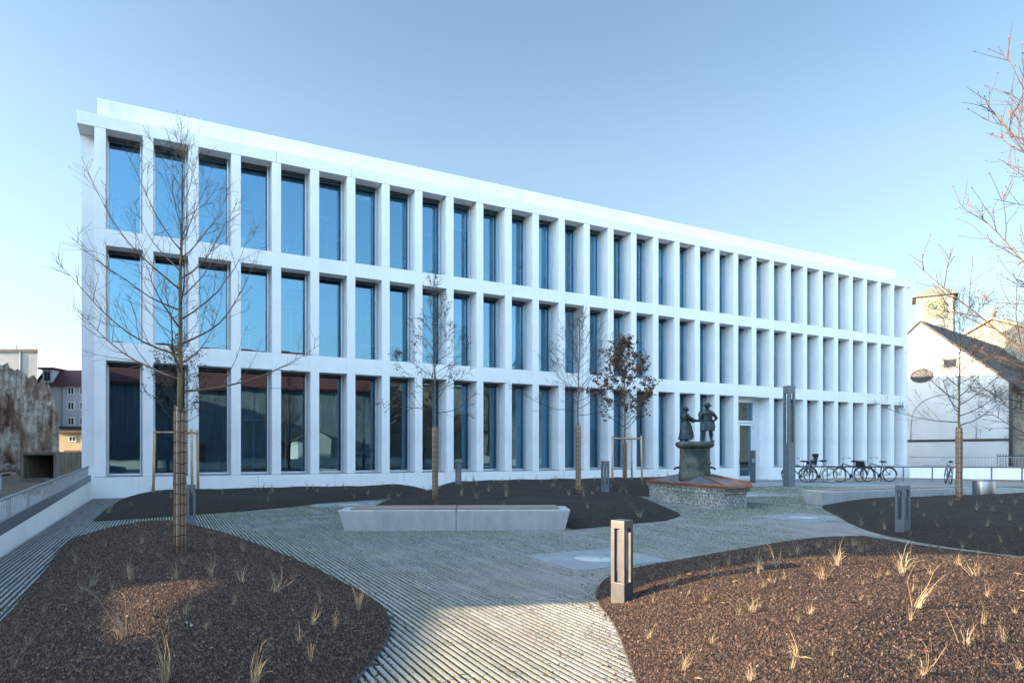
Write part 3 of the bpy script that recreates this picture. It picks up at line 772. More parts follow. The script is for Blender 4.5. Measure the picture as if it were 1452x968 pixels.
# ------------------------------------------------------------------ ramp wall at the left
def build_ramp():
    w = empty('ramp_wall', (0, 0, 0)); tag(w, 'sloping white concrete ramp wall with a dark steel fascia beside the paving', 'wall')
    za, zb, ya, yb = .26, .545, -13.2, -.02      # wall top rises to the facade
    k = (zb - za) / (yb - ya); y9 = -21.0; z9 = za + k * (y9 - ya)
    def sl(x0, x1, lo, hi, y0=y9, y1=yb, flat_bottom=None):
        m = MB(); z0, z1 = za + k*(y0-ya), za + k*(y1-ya)
        b0 = flat_bottom if flat_bottom is not None else z0 + lo; b1 = flat_bottom if flat_bottom is not None else z1 + lo
        vs = [(x0,y0,b0),(x1,y0,b0),(x1,y1,b1),(x0,y1,b1),(x0,y0,z0+hi),(x1,y0,z0+hi),(x1,y1,z1+hi),(x0,y1,z1+hi)]
        m.add(vs, [(0,3,2,1),(4,5,6,7),(0,1,5,4),(1,2,6,5),(2,3,7,6),(3,0,4,7)]); return m
    sl(-2.22, -1.97, 0, 0, flat_bottom=-.3).build('near_wall', M['white'], w, bevel=.006)
    sl(-3.95, -3.70, 0, -.36, flat_bottom=-.45).build('far_wall', M['white'], w, bevel=.006)
    sl(-3.70, -2.22, 0, -.40, flat_bottom=-.5).build('ramp_floor', M['concrete'], w)
    sl(-2.03, -1.955, .015, .19, y1=-.35).build('fascia', M['steel_mid'], w)
    r = empty('ramp_railing', (0, 0, 0)); tag(r, 'low grey picket railing climbing along the ramp wall', 'railing')
    m = MB(); zt = lambda y: za + k*(y-ya) + .47
    m.tube([(-2.0, y9, zt(y9)), (-2.0, -.62, zt(-.62))], .021, 8); m.build('handrail', M['galv'], r)
    m = MB()
    y = y9
    while y < -.62:
        m.box(-2.008, -1.996, y - .005, y + .005, zt(y) - .285, zt(y)); y += .14
    m.build('pickets', M['galv'], r)
    y = y9
    while y < -.7:
        m = MB(); m.box(-2.03, -1.985, y + .03, y + .045, zt(y) - .45, zt(y)); m.build('post', M['galv'], r); y += 1.5
    m = MB(); z = zt(-.62); m.box(-2.015, -1.985, -.63, -.60, z - .47, z); m.box(-2.015, -1.985, -.28, -.25, z - .35, z); m.box(-2.015, -1.985, -.60, -.28, z - .03, z); m.build('end_hoop', M['lampwhite'], r)
    # single tube rail on the far side
    t = empty('tube_rail', (0, 0, 0)); tag(t, 'thin galvanised tube rail on short posts beside the bare lot', 'railing')
    m = MB(); m.tube([(-4.3, -16, .62), (-4.3, 2, .78)], .016, 8); m.build('rail', M['galv'], t)
    for y in (-14, -10, -6.5, -3, .5):
        m = MB(); m.tube([(-4.3, y, -.2), (-4.3, y, .62 + .16*(y+16)/18)], .02, 8); m.build('post', M['galv'], t)
build_ramp()

# ------------------------------------------------------------------ bollards and light columns
def bollard(loc, rz, lab, h=.73, s=.145, mat='bollard'):
    t = empty('bollard_light', loc, rz); tag(t, lab, 'bollard light', 'bollard lights in the planting beds')
    a = s / 2; c = s * .27
    m = MB(); m.box(-a, a, -a, a, -.25, h * .235); m.build('base', M[mat], t, bevel=.003)
    m = MB()
    for sx in (-1, 1):
        for sy in (-1, 1):
            x0, x1 = sorted((sx*a, sx*(a-c))); y0, y1 = sorted((sy*a, sy*(a-c))); m.box(x0, x1, y0, y1, h*.235 - .001, h*.90)
    m.build('corner_posts', M[mat], t, bevel=.002)
    m = MB(); m.box(-a, a, -a, a, h*.90, h); m.build('cap', M[mat], t, bevel=.003)
    m = MB(); m.box(-a+c, a-c, -a+c, a-c, h*.905 - .02, h*.905 - .002); m.build('lamp', M['lampwhite'], t)
    return t
def on_bed(b, u, v): return b.at(u, v)
p = bedE.at(882, 851); bollard(p, -YAW + math.radians(47), 'bronze grey bollard light at the corner of the brown right bed, partly sunlit')
p = bedF.at(1280, 752); bollard(p, -YAW + math.radians(24), 'grey bollard light in the shaded bed before the second bench', .77, .165, 'steel_mid')
p = G(271, 744); bollard(p, 0.0, 'grey bollard light just right of the big wrapped tree trunk', .79, .15, 'steel_mid')
p = AT(650, 22.5); p = bedC.drop(p.x, p.y); bollard((p.x, p.y, p.z - .1), .2, 'grey bollard light by the plinth next to the second wrapped tree', .78, .15, 'steel_mid')
p = bedC.at(858, 697); bollard(p, -YAW + .5, 'grey bollard light left of the staked brown leaved tree', .83, .16, 'steel_mid')

def stele():
    p = G(1119, 689.5); t = empty('light_column', (p.x, p.y, 0), -YAW + math.radians(20)); tag(t, 'tall dark slotted light column standing beside the parked bicycles', 'light column')
    h, a = 4.2, .17
    m = MB(); m.box(-a, a, -a, a, -.2, 1.82); m.build('base', M['steel_mid'], t, bevel=.004)
    m = MB()
    for sx in (-1, 1):
        for sy in (-1, 1):
            x0, x1 = sorted((sx*a, sx*(a-.09))); y0, y1 = sorted((sy*a, sy*(a-.09))); m.box(x0, x1, y0, y1, 1.819, h - .3)
    m.build('corner_posts', M['steel_mid'], t, bevel=.003)
    m = MB(); m.box(-a, a, -a, a, h - .3, h); m.build('cap', M['steel_mid'], t, bevel=.004)
    m = MB(); m.box(-.06, .06, -.06, .06, 1.82, h - .3); m.build('light_core', M['darkgrey'], t)
    p = G(1067.5, 684.5); t = empty('door_pillar', (p.x, p.y, 0), -YAW + .1); tag(t, 'slim brushed steel pillar standing before the glass entrance door', 'pillar')
    m = MB(); m.box(-.115, .115, -.05, .05, -.1, 1.52); m.build('housing', M['bollard'], t, bevel=.004)
    m = MB(); m.box(-.06, .06, -.056, -.049, .95, 1.15); m.build('button_plate', M['inox'], t, bevel=.002)
    m = MB(); m.box(-.113, .113, -.0525, -.05, .62, .628); m.build('seam', M['darkgrey'], t)
stele()

# ------------------------------------------------------------------ benches
def bench(p0, p1, lab, h=.385, dep=.62, over=.10, flare=.10, split=True):
    """p0,p1: ground ends of the front face"""
    d = p1 - p0; ln = d.length; rz = math.atan2(d.y, d.x)
    t = empty('bench', (p0.x, p0.y, 0), rz); tag(t, lab, 'bench', 'long concrete benches')
    def body(x0, x1, f0, f1):
        m = MB()
        prof = [(-over, h), (-over + .0, h - .035), (0, -.05), (dep, -.05), (dep + over*.5, h - .035), (dep + over*.5, h)]
        vs = [(x0 - (f0 if z > .1 else 0), y, z) for y, z in prof] + [(x1 + (f1 if z > .1 else 0), y, z) for y, z in prof]
        n = len(prof); fs = [tuple(reversed(range(n))), tuple(range(n, 2*n))] + [(i, (i+1) % n, n + (i+1) % n, n + i) for i in range(n)]
        m.add(vs, fs); return m.build('concrete_block', M['bench_concrete'], t, bevel=.014, fix=True)
    mid = ln * .505
    body(0, mid - .004, flare, 0); body(mid + .004, ln, 0, flare)
    for a, b in ((.12, mid - .012), (mid + .012, ln - .10)):
        m = MB(); w = (dep + over*1.1 - .10) / 5
        for k in range(5): m.box(a, b, -over + .012 + k*(w+.004), -over + .012 + k*(w+.004) + w, h + .002, h + .030)
        m.build('wooden_seat', M['wood_top'], t, bevel=.004)
    return t
bench(G(489, 752.5), G(800, 751), 'long pale concrete bench with brown wooden seat in the middle of the plaza')
bench(G(1169, 716.5), G(1362, 709), 'long concrete bench behind the right planting bed, near the bicycles', dep=.6, flare=.16)

# ------------------------------------------------------------------ covers set in the paving
def cover(u, v, sx, sy, lab, rz=0.0):
    p = G(u, v); t = empty('manhole_cover', (p.x, p.y, 0), rz); tag(t, lab, 'manhole cover', 'flat covers in the paving')
    m = MB(); nx = int(sx / .055)
    for i in range(nx): m.box(-sx/2 + i*.055, -sx/2 + i*.055 + .051, -sy/2, sy/2, -.02, .0055)
    m.build('paver_frame', M['path'], t)
    m = MB(); m.lathe([(.30, .0), (.30, .0075), (.0001, .0075)], 28, c=(0, 0, 0)); m.build('lid', M['concrete'], t)
cover(846, 791, 1.5, 1.3, 'pale paved patch with round lid near the front bollard light')
cover(1140, 733, 1.7, 1.5, 'pale paved patch with round lid before the second bench')
cover(1062, 702, 2.2, 1.2, 'pale paved patch with round lid right of the fountain')
cover(497, 715, 2.0, 1.3, 'pale paved patch with round lid behind the long bench')

# ------------------------------------------------------------------ steel bin and drain
p = G(1394.5, 707); t = empty('steel_bin', (p.x, p.y, 0)); tag(t, 'round brushed stainless steel bin at the back of the right bed', 'bin')
m = MB(); m.lathe([(.285, -.05), (.29, .0), (.29, .53), (.285, .545)], 40); m.build('drum', M['inox'], t)
m = MB(); m.lathe([(.292, .545), (.295, .552), (.295, .562), (.28, .568), (.001, .57)], 40); m.build('lid', M['inox'], t)
a, b = G(1408, 689.0), G(1640, 700.5); d = b - a; t = empty('drain_channel', (a.x, a.y, 0), math.atan2(d.y, d.x)); tag(t, 'dark slotted drain channel crossing the pale path at the right', 'drain')
m = MB(); L_ = d.length; m.box(0, L_, -.09, .09, -.05, .009); m.build('channel', M['moss_box'], t)
m = MB(); k = 0
while k * .22 < L_ - .2: m.box(k*.22 + .03, k*.22 + .17, -.07, .07, .0088, .013); k += 1
m.build('grate', M['galv'], t)

# ------------------------------------------------------------------ fountain with two bronze figures
def fountain():
    hexa = [(12.25,-12.15),(13.15,-12.05),(14.1,-11.2),(14.15,-9.5),(13.6,-8.55),(12.65,-8.6)]
    cx, cy = 13.12, -10.15
    t = empty('fountain', (cx, cy, 0)); tag(t, 'old pebbly stone fountain basin with a copper edged cover and round pillar', 'fountain')
    P = [(x-cx, y-cy) for x, y in hexa]
    def scale(P, s, d=0): return [(x*s, y*s) for x, y in P]
    m = MB()
    rings = [(.95, -.1), (.945, .06), (.93, .30), (.93, .34), (.955, .37), (.955, .44), (.985, .46), (1.0, .52)]
    n = 6; vs = []
    for s, z in rings: vs += [(x*s, y*s, z) for x, y in P]
    fs = [(i*n+k, i*n+(k+1) % n, (i+1)*n+(k+1) % n, (i+1)*n+k) for i in range(len(rings)-1) for k in range(n)] + [tuple((len(rings)-1)*n + k for k in range(n))]
    m.add(vs, fs); m.build('basin', M['pebble'], t, bevel=.012)
    m = MB(); o = scale(P, 1.045); 
    m.prism(o, .523, .575); m.build('copper_rim', M['copper'], t, bevel=.006)
    ap = [(x*.36, y*.24) for x, y in P]
    m = MB(); o2 = scale(P, 1.02); vs = [(x, y, .577) for x, y in o2] + [(x, y, .80) for x, y in ap]
    m.add(vs, [(k, (k+1) % n, n + (k+1) % n, n + k) for k in range(n)] + [tuple(n + k for k in range(n))]); m.build('cover_panels', M['lead'], t)
    m = MB()
    for k in range(n):
        m.tube([(o2[k][0], o2[k][1], .585), (ap[k][0], ap[k][1], .805)], .022, 6)
        j = (k+1) % n
        m.tube([((o2[k][0]+o2[j][0])/2, (o2[k][1]+o2[j][1])/2, .582), ((ap[k][0]+ap[j][0])/2, (ap[k][1]+ap[j][1])/2, .803)], .018, 6)
        m.tube([(o2[k][0], o2[k][1], .583), (o2[j][0], o2[j][1], .583)], .022, 6)
        m.tube([(ap[k][0], ap[k][1], .803), (ap[j][0], ap[j][1], .803)], .022, 6)
    m.build('copper_seams', M['copper'], t)
    pc = AT(985, 18.1, 0); px, py = pc.x - cx, pc.y - cy
    m = MB(); m.lathe([(.43, .6), (.43, .85), (.415, .9), (.405, 1.50), (.41, 1.53)], 28, c=(px, py, 0)); m.build('pillar', M['pillar_stone'], t)
    m = MB(); m.lathe([(.41, 1.53), (.46, 1.55), (.515, 1.60), (.525, 1.65), (.50, 1.70), (.44, 1.715), (.001, 1.715)], 32, c=(px, py, 0)); m.build('capital', M['pillar_stone'], t)
    rv = Vector((CY, -SY)); fv = Vector((SY, CY))
    def loc(a, b): return (px + rv.x*a + fv.x*b, py + rv.y*a + fv.y*b)
    sp = MB()
    for s in (-1, 1):
        a = loc(.40*s, 0); b = loc(.50*s, 0); c = loc(.58*s, 0)
        sp.tube([(a[0], a[1], 1.0), (b[0], b[1], 1.0), (c[0], c[1], .95)], [.035, .03, .026], 8)
    sp.build('water_spout', M['bronze'], t)
    sp = MB(); a = loc(.33, -.26); sp.lathe([(.05, -.015), (.05, .015), (.001, .02)], 14); 
    sp.xform(Matrix.Translation((a[0], a[1], 1.13)) @ Matrix.Rotation(PI/2, 4, 'X') @ Matrix.Rotation(0, 4, 'Z')); sp.build('medallion', M['copper'], t)
    return Vector((pc.x, pc.y, 1.71))
top = fountain()

def figure(name, loc, lab, parts):
    m = MB(); parts(m)
    m.xform(Matrix.Diagonal((1.10, 1.15, 1.03, 1))); o = m.build(name, M['bronze'], loc=loc, rz=-YAW); tag(o, lab, 'statue', 'bronze figures on the fountain')
    r = o.modifiers.new('join', 'REMESH'); r.mode = 'VOXEL'; r.voxel_size = .009; r.use_smooth_shade = True
    s = o.modifiers.new('soft', 'SMOOTH'); s.factor = .5; s.iterations = 2
    return o
def man(m):
    # boots, legs slightly apart
    for s in (-1, 1):
        x = s * .085
        m.tube([(x*1.25, -.01, 0), (x*1.2, 0, .10), (x*1.1, 0, .22), (x, 0, .30), (x*.8, 0, .46)], [.040, .037, .052, .045, .070], 10)
        m.ball((x*1.4 + .01*s, -.05, .025), .04, 6, sc=(.95, 1.9, .7))
        m.torus((x*1.12, 0, .235), .047, .012, 'z', 14, 6)
    # knee length coat with flared skirt, belt
    m.lathe([(.175, .30), (.165, .34), (.135, .50), (.118, .57), (.125, .585), (.128, .61), (.118, .625), (.132, .70), (.145, .78), (.125, .835), (.06, .865)], 18, sx=1.05, sy=.74)
    for k in range(9):
        a = 2*PI*k/9; m.tube([(.165*math.cos(a), .12*math.sin(a), .30), (.125*math.cos(a), .09*math.sin(a), .56)], [.028, .01], 6)
    m.tube([(0, 0, .83), (0, -.005, .90)], [.045, .042], 10)
    m.ball((0, -.012, .945), .066, 8, sc=(.88, 1, 1.12))
    m.ball((0, -.078, .94), .014, 5, sc=(.8, 1.2, 1.4))               # nose
    m.ball((0, -.06, .905), .03, 6, sc=(1, .8, .9))                   # beard
    m.lathe([(.02, .955), (.118, .962), (.125, .972), (.112, .978), (.072, .985), (.068, 1.02), (.045, 1.045), (.002, 1.05)], 20, c=(0, -.008, 0), sy=1.1)
    # arm on the hip (right in the picture) and arm held out to the woman
    m.tube([(.125, 0, .79), (.19, .01, .71), (.238, .015, .635), (.20, -.01, .60), (.145, -.03, .565)], [.046, .043, .038, .032, .028], 10)
    m.ball((.14, -.035, .56), .032, 6)
    m.tube([(-.125, 0, .79), (-.175, -.01, .70), (-.195, -.02, .61), (-.25, -.05, .565), (-.30, -.06, .56)], [.047, .044, .038, .032, .026], 10)
    m.ball((-.315, -.06, .558), .03, 6, sc=(1.2, .9, .8))
    # sword / bag hanging on the hip, pack at the shoulder
    m.tube([(.16, .05, .53), (.19, .06, .44), (.20, .06, .32)], [.03, .028, .014], 8)
    m.ball((-.16, .08, .73), .07, 6, sc=(.7, .7, 1.5))
def woman(m):
    m.lathe([(.165, .07), (.172, .10), (.15, .28), (.12, .42), (.085, .525), (.078, .55), (.085, .565), (.10, .64), (.105, .70), (.085, .755), (.045, .785)], 18, sx=1.0, sy=.86)
    for k in range(11):
        a = 2*PI*k/11; m.tube([(.165*math.cos(a), .142*math.sin(a), .065), (.08*math.cos(a), .07*math.sin(a), .50)], [.026, .008], 6)
    for s in (-1, 1):
        m.tube([(.03, s*.06, .0), (.02, s*.055, .12)], [.032, .036], 8); m.ball((.065, s*.06, .02), .032, 6, sc=(2.0, .9, .65))
    # apron falling in front (towards the man)
    m.tube([(.08, 0, .53), (.13, 0, .35), (.165, 0, .12)], [.04, .05, .055], 8)
    m.tube([(0, 0, .76), (.012, 0, .83)], [.038, .036], 10)
    m.ball((.02, 0, .875), .062, 8, sc=(1, .86, 1.1)); m.ball((.083, 0, .868), .013, 5, sc=(1.2, .8, 1.3))
    m.ball((-.012, 0, .893), .070, 8, sc=(1.05, .95, .95))             # scarf
    m.ball((-.085, 0, .80), .05, 6, sc=(.9, .9, 1.1))                  # knot / bundle at the nape
    m.ball((-.09, 0, .70), .055, 6, sc=(.8, .95, 1.4))
    m.tube([(.0, -.095, .735), (.08, -.12, .645), (.16, -.10, .595), (.27, -.07, .565), (.335, -.06, .56)], [.043, .042, .038, .03, .024], 10)
    m.ball((.35, -.06, .558), .028, 6, sc=(1.2, .9, .8))
    m.tube([(.0, .095, .735), (.07, .12, .64), (.16, .10, .58), (.20, .08, .55)], [.043, .042, .036, .026], 10)
    m.ball((.21, .08, .545), .028, 6)
    m.tube([(.17, -.1, .58), (.20, -.1, .53)], [.045, .02], 8)
mp_ = AT(1003, 18.05); figure('bronze_man', (mp_.x, mp_.y, 1.70), 'bronze man in hat and coat with a hand on his hip', man)
mp_ = AT(972, 18.05); figure('bronze_woman', (mp_.x, mp_.y, 1.70), 'bronze woman in long dress reaching her arm to the man', woman)

# ------------------------------------------------------------------ trees
def perp(d, az):
    a = d.orthogonal().normalized(); b = d.cross(a)
    return a * math.cos(az) + b * math.sin(az)
def grow(rr, p, d, L, n, lift, wob):
    pts = [p.copy()]; d = d.normalized(); st = L / (n - 1)
    for i in range(n - 1):
        d = (d + Vector((rr.gauss(0, wob), rr.gauss(0, wob), lift + rr.gauss(0, wob)))).normalized()
        p = p + d * st; pts.append(p.copy())
    return pts
def at_t(pts, t):
    f = t * (len(pts) - 1); i = min(int(f), len(pts) - 2); return pts[i].lerp(pts[i+1], f - i), (pts[i+1] - pts[i]).normalized()

def tree(name, loc, lab, seed, h, r0, clear, crown, nlat, sec=(7, 10), ter=(3, 5), group='young trees in the planting beds', a0=8, a1=60, lift=.07,
         wrap=0.0, leaf=None, leafn=0, leafs=.035, bark='bark', twig='twig', profile=None, bud=True, wrapr=1.5, thin=1.0, cat='tree', tips=False, limb=.42, ls=1.0):
    rr = random.Random(seed)
    t = empty(name, loc); tag(t, lab, cat, group)
    lead = [Vector((0, 0, -.15))]; n = 22; dx = dy = 0
    for i in range(1, n + 1):
        k = i / n
        if k * h > clear * .8: dx += rr.gauss(0, .010) * h * .12; dy += rr.gauss(0, .010) * h * .12
        lead.append(Vector((dx, dy, h * k)))
    rad = [max(.004, r0 * (1 - .93 * max(0, (p.z / h)) ** .85)) for p in lead]
    m = MB(); m.tube(lead, rad, 10); m.build('trunk', M[bark], t)
    m = MB(); lv = []
    if profile is None: profile = lambda k: (1 - k) ** .7 * .9 + .12
    for i in range(nlat):
        k = (i + rr.random() * .6) / nlat
        z = clear + (h * .97 - clear) * k ** .9
        f = z / h * n; j = min(int(f), n - 1); 
        idx = min(max(1, j + 1), n)
        p = lead[idx - 1].lerp(lead[idx], min(1, max(0, (z - lead[idx-1].z) / max(1e-6, lead[idx].z - lead[idx-1].z))))
        rb = max(.0035, r0 * (1 - .93 * (z / h) ** .85))
        az = i * 2.39996 + rr.uniform(-.4, .4)
        e = math.radians(a0 + (a1 - a0) * k + rr.uniform(-8, 8))
        d = Vector((math.cos(az) * math.cos(e), math.sin(az) * math.cos(e), math.sin(e)))
        Lb = crown * profile(k) * rr.uniform(.75, 1.15)
        pts = grow(rr, p, d, Lb, 9, lift, .07)
        rl = [max(.0022 * thin, rb * limb * (1 - q / 8.6)) for q in range(9)]
        m.tube(pts, rl, 6)
        ns = max(2, int(rr.randint(*sec) * min(1.2, (Lb / (crown * .8)) ** ls)))
        for s in range(ns):
            tt = .18 + .8 * (s + rr.random()) / ns
            if tt > .99: continue
            q, dq = at_t(pts, tt)
            dd = (dq * .8 + perp(dq, rr.uniform(0, 2*PI)) * .75 + Vector((0, 0, .15))).normalized()
            L2 = Lb * (1.05 - tt) * rr.uniform(.28, .6) + .06
            p2 = grow(rr, q, dd, L2, 5, lift, .1)
            m.tube(p2, [max(.0016 * thin, rb * .16 * (1 - u_ / 4.6)) for u_ in range(5)], 4, cap=False)
            lv.append(p2)
            for w in range(rr.randint(*ter)):
                tw = .15 + .85 * rr.random(); q3, d3 = at_t(p2, tw)
                d3 = (d3 + perp(d3, rr.uniform(0, 2*PI)) * .8).normalized()
                p3 = grow(rr, q3, d3, rr.uniform(.06, .2) * (crown / 1.5), 3, lift * .6, .12)
                m.tube(p3, [.0018 * thin, .0015 * thin, .001 * thin], 3, cap=False)
                lv.append(p3)
                if bud and rr.random() < .6:
                    e_ = p3[-1]; b_ = .005 * thin
                    m.add([e_ + Vector((b_,0,0)), e_ + Vector((-b_*.5, b_,0)), e_ + Vector((-b_*.5,-b_,0)), e_ + (p3[-1]-p3[-2]).normalized()*b_*2.5], [(0,1,3),(1,2,3),(2,0,3)])
    cr = m.build('crown', M[twig], t)
    if leaf:
        vs, fs, vals = [], [], []
        for _ in range(leafn):
            b = rr.choice(lv); q, _d = at_t(b, (rr.random() ** .5) if not tips else 1 - .15*rr.random())
            q = q + Vector((rr.gauss(0,.012), rr.gauss(0,.012), rr.gauss(0,.012)))
            a = Vector((rr.gauss(0,1), rr.gauss(0,1), rr.gauss(0,.6))).normalized(); bb = perp(a, rr.uniform(0, 2*PI)); s = leafs * rr.uniform(.55, 1.2)
            nn = a.cross(bb)
            o = len(vs)
            vs += [q, q + a*s*.5 + bb*s*.33 + nn*s*.12, q + a*s + nn*s*.25, q + a*s*.5 - bb*s*.33 + nn*s*.1]
            fs += [(o, o+1, o+2), (o, o+2, o+3)]; v = rr.random(); vals += [v, v]
        me = bpy.data.meshes.new('leaves'); me.from_pydata([tuple(v) for v in vs], [], fs); me.materials.append(M[leaf]); me.update()
        lo = bpy.data.objects.new('leaves', me); COL.objects.link(lo); lo.parent = cr; set_rnd(lo, vals)
    if wrap:
        m = MB(); vals = []; nc = 15; rw = r0 * wrapr
        for i in range(nc):
            a = 2*PI*i/nc + rr.uniform(-.05, .05); z0 = rr.uniform(-.06, .0); z1 = wrap + rr.uniform(-.05, .03); wd_ = rw * .23 * rr.uniform(.8, 1.15)
            k0 = len(m.f)
            pts = [Vector((rw*rr.uniform(.96, 1.05)*math.cos(a + rr.gauss(0,.02)), rw*rr.uniform(.96,1.05)*math.sin(a + rr.gauss(0,.02)), z0 + (z1-z0)*j/6)) for j in range(7)]
            m.tube(pts, wd_, 6); v = rr.random(); vals += [v] * (len(m.f) - k0)
        o = m.build('trunk_wrap', M['cane'], t); set_rnd(o, vals)
        m = MB(); z = .07
        while z < wrap - .03:
            pts = []
            for j in range(17):
                a = 2*PI*j/16; r_ = rw * (1.22 + .05*math.sin(a*7.5 + z*9)); pts.append(Vector((r_*math.cos(a), r_*math.sin(a), z + .010*math.sin(a*2 + z*20))))
            m.tube(pts, .0055, 4, cap=False); z += .115
        m.build('wrap_ties', M['wire'], o)
    return t

def stake_frame(loc, rz, lab, h, w):
    t = empty('stake_frame', loc, rz); tag(t, lab, 'tree stake', 'wooden stake frames around young trees')
    pts = [(-w/2, -w*.28), (w/2, -w*.28), (w*.36, w*.42)]
    for x, y in pts:
        m = MB(); m.tube([(x*1.06, y*1.06, -.2), (x, y, h)], [.038, .035], 10); m.build('post', M['stake_wood'], t)
    for a, b in ((0, 1), (1, 2), (2, 0)):
        m = MB(); m.tube([(*pts[a], h - .10), (*pts[b], h - .10)], .028, 8); m.build('crossbar', M['stake_wood'], t)
    m = MB()
    for x, y in pts: m.torus((x, y, h - .10), .040, .007, 'z', 14, 6)
    m.build('tie_strap', M['wire'], t)

p = bedA.at(255, 782)
H1 = ZV(196, (p.y + CD) * CY + p.x * SY) - p.z
tree('young_tree', p, 'big bare young tree with reed wrapped trunk standing on the left mound', 21, H1, .050, ZV(560, (p.y+CD)*CY + p.x*SY) - p.z, 1.68, 31, (8, 11), (3, 6), limb=.52, ls=1.3, wrap=ZV(578, (p.y+CD)*CY + p.x*SY) - p.z,
     a0=2, a1=70, lift=.11, bark='bark_moss', wrapr=1.08, thin=1.05, profile=lambda k: (1-k)**.9*.95 + .16)
def small_tree(bed, u, v, vtop, vclear, vwrap, seed, lab, **kw):
    p = bed.at(u, v); zd = (p.y + CD) * CY + p.x * SY
    a = dict(h=ZV(vtop, zd) - p.z, r0=.043, clear=ZV(vclear, zd) - p.z, crown=1.1, nlat=30, wrap=(ZV(vwrap, zd) - p.z) if vwrap else 0, thin=1.6)
    a.update(kw)
    return tree('young_tree', p, lab, seed, **a), p
small_tree(bedC, 617, 707, 388, 590, 606, 31, 'slender bare tree with tiny leftover leaves behind the long bench', crown=1.45, nlat=38, a0=12, a1=68, leaf='leaf_dark', leafn=520, leafs=.05, twig='twig_dark', lift=.05, wrapr=1.35, profile=lambda k: (1-k)**.8*.85 + .12)
small_tree(bedC, 820, 699, 458, 590, 601, 32, 'bare tree with reed wrapped trunk in front of the facade, left of the leafy one', crown=1.8, nlat=36, a0=4, a1=70, twig='twig_dark', lift=.09, wrapr=1.35, profile=lambda k: (1-k)**.7*.9 + .2)
p4 = AT(886, 25.6); p4 = bedC.drop(p4.x, p4.y)
zd4 = (p4.y + CD) * CY + p4.x * SY
tree('young_tree', p4, 'small staked tree still full of dry brown leaves by the facade', 33, ZV(488, zd4) - p4.z, .055, ZV(612, zd4) - p4.z, 2.15, 40, (6, 9), (2, 4), leaf='leaf_brown', leafn=4200, leafs=.10, twig='twig_dark', lift=.09, a0=22, a1=72, wrap=ZV(628, zd4) - p4.z, wrapr=1.3, thin=1.8, bud=False, profile=lambda k: (1-k)**.55*.85 + .1)
stake_frame((p4.x, p4.y, p4.z - .05), -YAW + .1, 'three wooden stakes with crossbars around the brown leaved tree', ZV(616, zd4) - p4.z, 1.12)
p5 = AT(252, 19.4); p5 = bedB.drop(p5.x, p5.y)
zd5 = (p5.y + CD) * CY + p5.x * SY
tree('young_tree', p5, 'dark leaved small tree by the plinth hidden behind the big trunk', 34, ZV(482, zd5) - p5.z, .05, ZV(604, zd5) - p5.z, 1.6, 34, (6, 9), (2, 4), leaf='leaf_dark', leafn=1900, leafs=.055, twig='twig_dark', lift=.08, a0=15, a1=70, thin=1.6, bud=False, profile=lambda k: (1-k)**.6*.85 + .12)
stake_frame((p5.x, p5.y, p5.z - .05), -YAW + .05, 'three wooden stakes with crossbars behind the big wrapped trunk', ZV(606, zd5) - p5.z, 1.05)
small_tree(bedF, 1360, 709, 432, 608, 606, 35, 'bare tree with reed wrapped trunk between second bench and steel bin', crown=1.75, nlat=30, sec=(9, 12), a0=4, a1=62, lift=.075, twig='twig_dark', bark='bark_moss', wrapr=1.3, profile=lambda k: (1-k)**.6*.9 + .2, r0=.045, limb=.5)
pr = W(5.35, 5.5); pr.z = .2
tree('young_tree', pr, 'sunlit bare tree reaching in from the right edge with a few dry leaves', 36, 4.5, .065, 1.5, 2.05, 34, (9, 12), (3, 6), a0=18, a1=62, lift=.10, limb=.46, twig='twig_warm', bark='bark', leaf='leaf_brown', leafn=190, leafs=.05, thin=1.5, tips=True, profile=lambda k: (1-k)**.5*.85 + .25)
pc = AT(1500, 34); pc.z = -.85
tree('tree', pc, 'dense dark bare tree in front of the church at the right edge', 37, 9.2, .16, 2.4, 4.6, 50, (11, 14), (6, 9), group='trees near the church', a0=4, a1=60, lift=.03, twig='twig_dark', leaf='leaf_dark', leafn=1500, leafs=.10, thin=3.4, bud=False, profile=lambda k: (1-k)**.6*.85 + .2)
pc = AT(1462, 26); pc.z = -.1
tree('tree', pc, 'light brown twiggy tree whose sunlit branches cross the church roof', 38, 7.6, .10, 3.4, 3.6, 30, (9, 12), (5, 8), group='trees near the church', a0=2, a1=55, lift=.02, twig='twig_warm', limb=.2, thin=1.6, bud=False, profile=lambda k: (1-k)**.5*.85 + .2, leaf='leaf_brown', leafn=500, leafs=.08)
for i, (u, zd, h, s, lab) in enumerate(((22, 105, 18.5, 41, 'left one of the far bare poplars above the grey block'), (38, 108, 18.2, 42, 'right one of the far bare poplars above the grey block'), (104, 112, 12.5, 43, 'far bare tree top above the dark red roof'))):
    q = AT(u, zd); q.z = -.06
    tree('poplar', q, lab, s, h, .22, 3, 2.2, 46, (6, 9), (3, 5), group='bare trees beyond the houses', a0=55, a1=80, lift=.09, twig='twig', thin=7, bud=False, profile=lambda k: .55*(1-k)**.3 + .25)

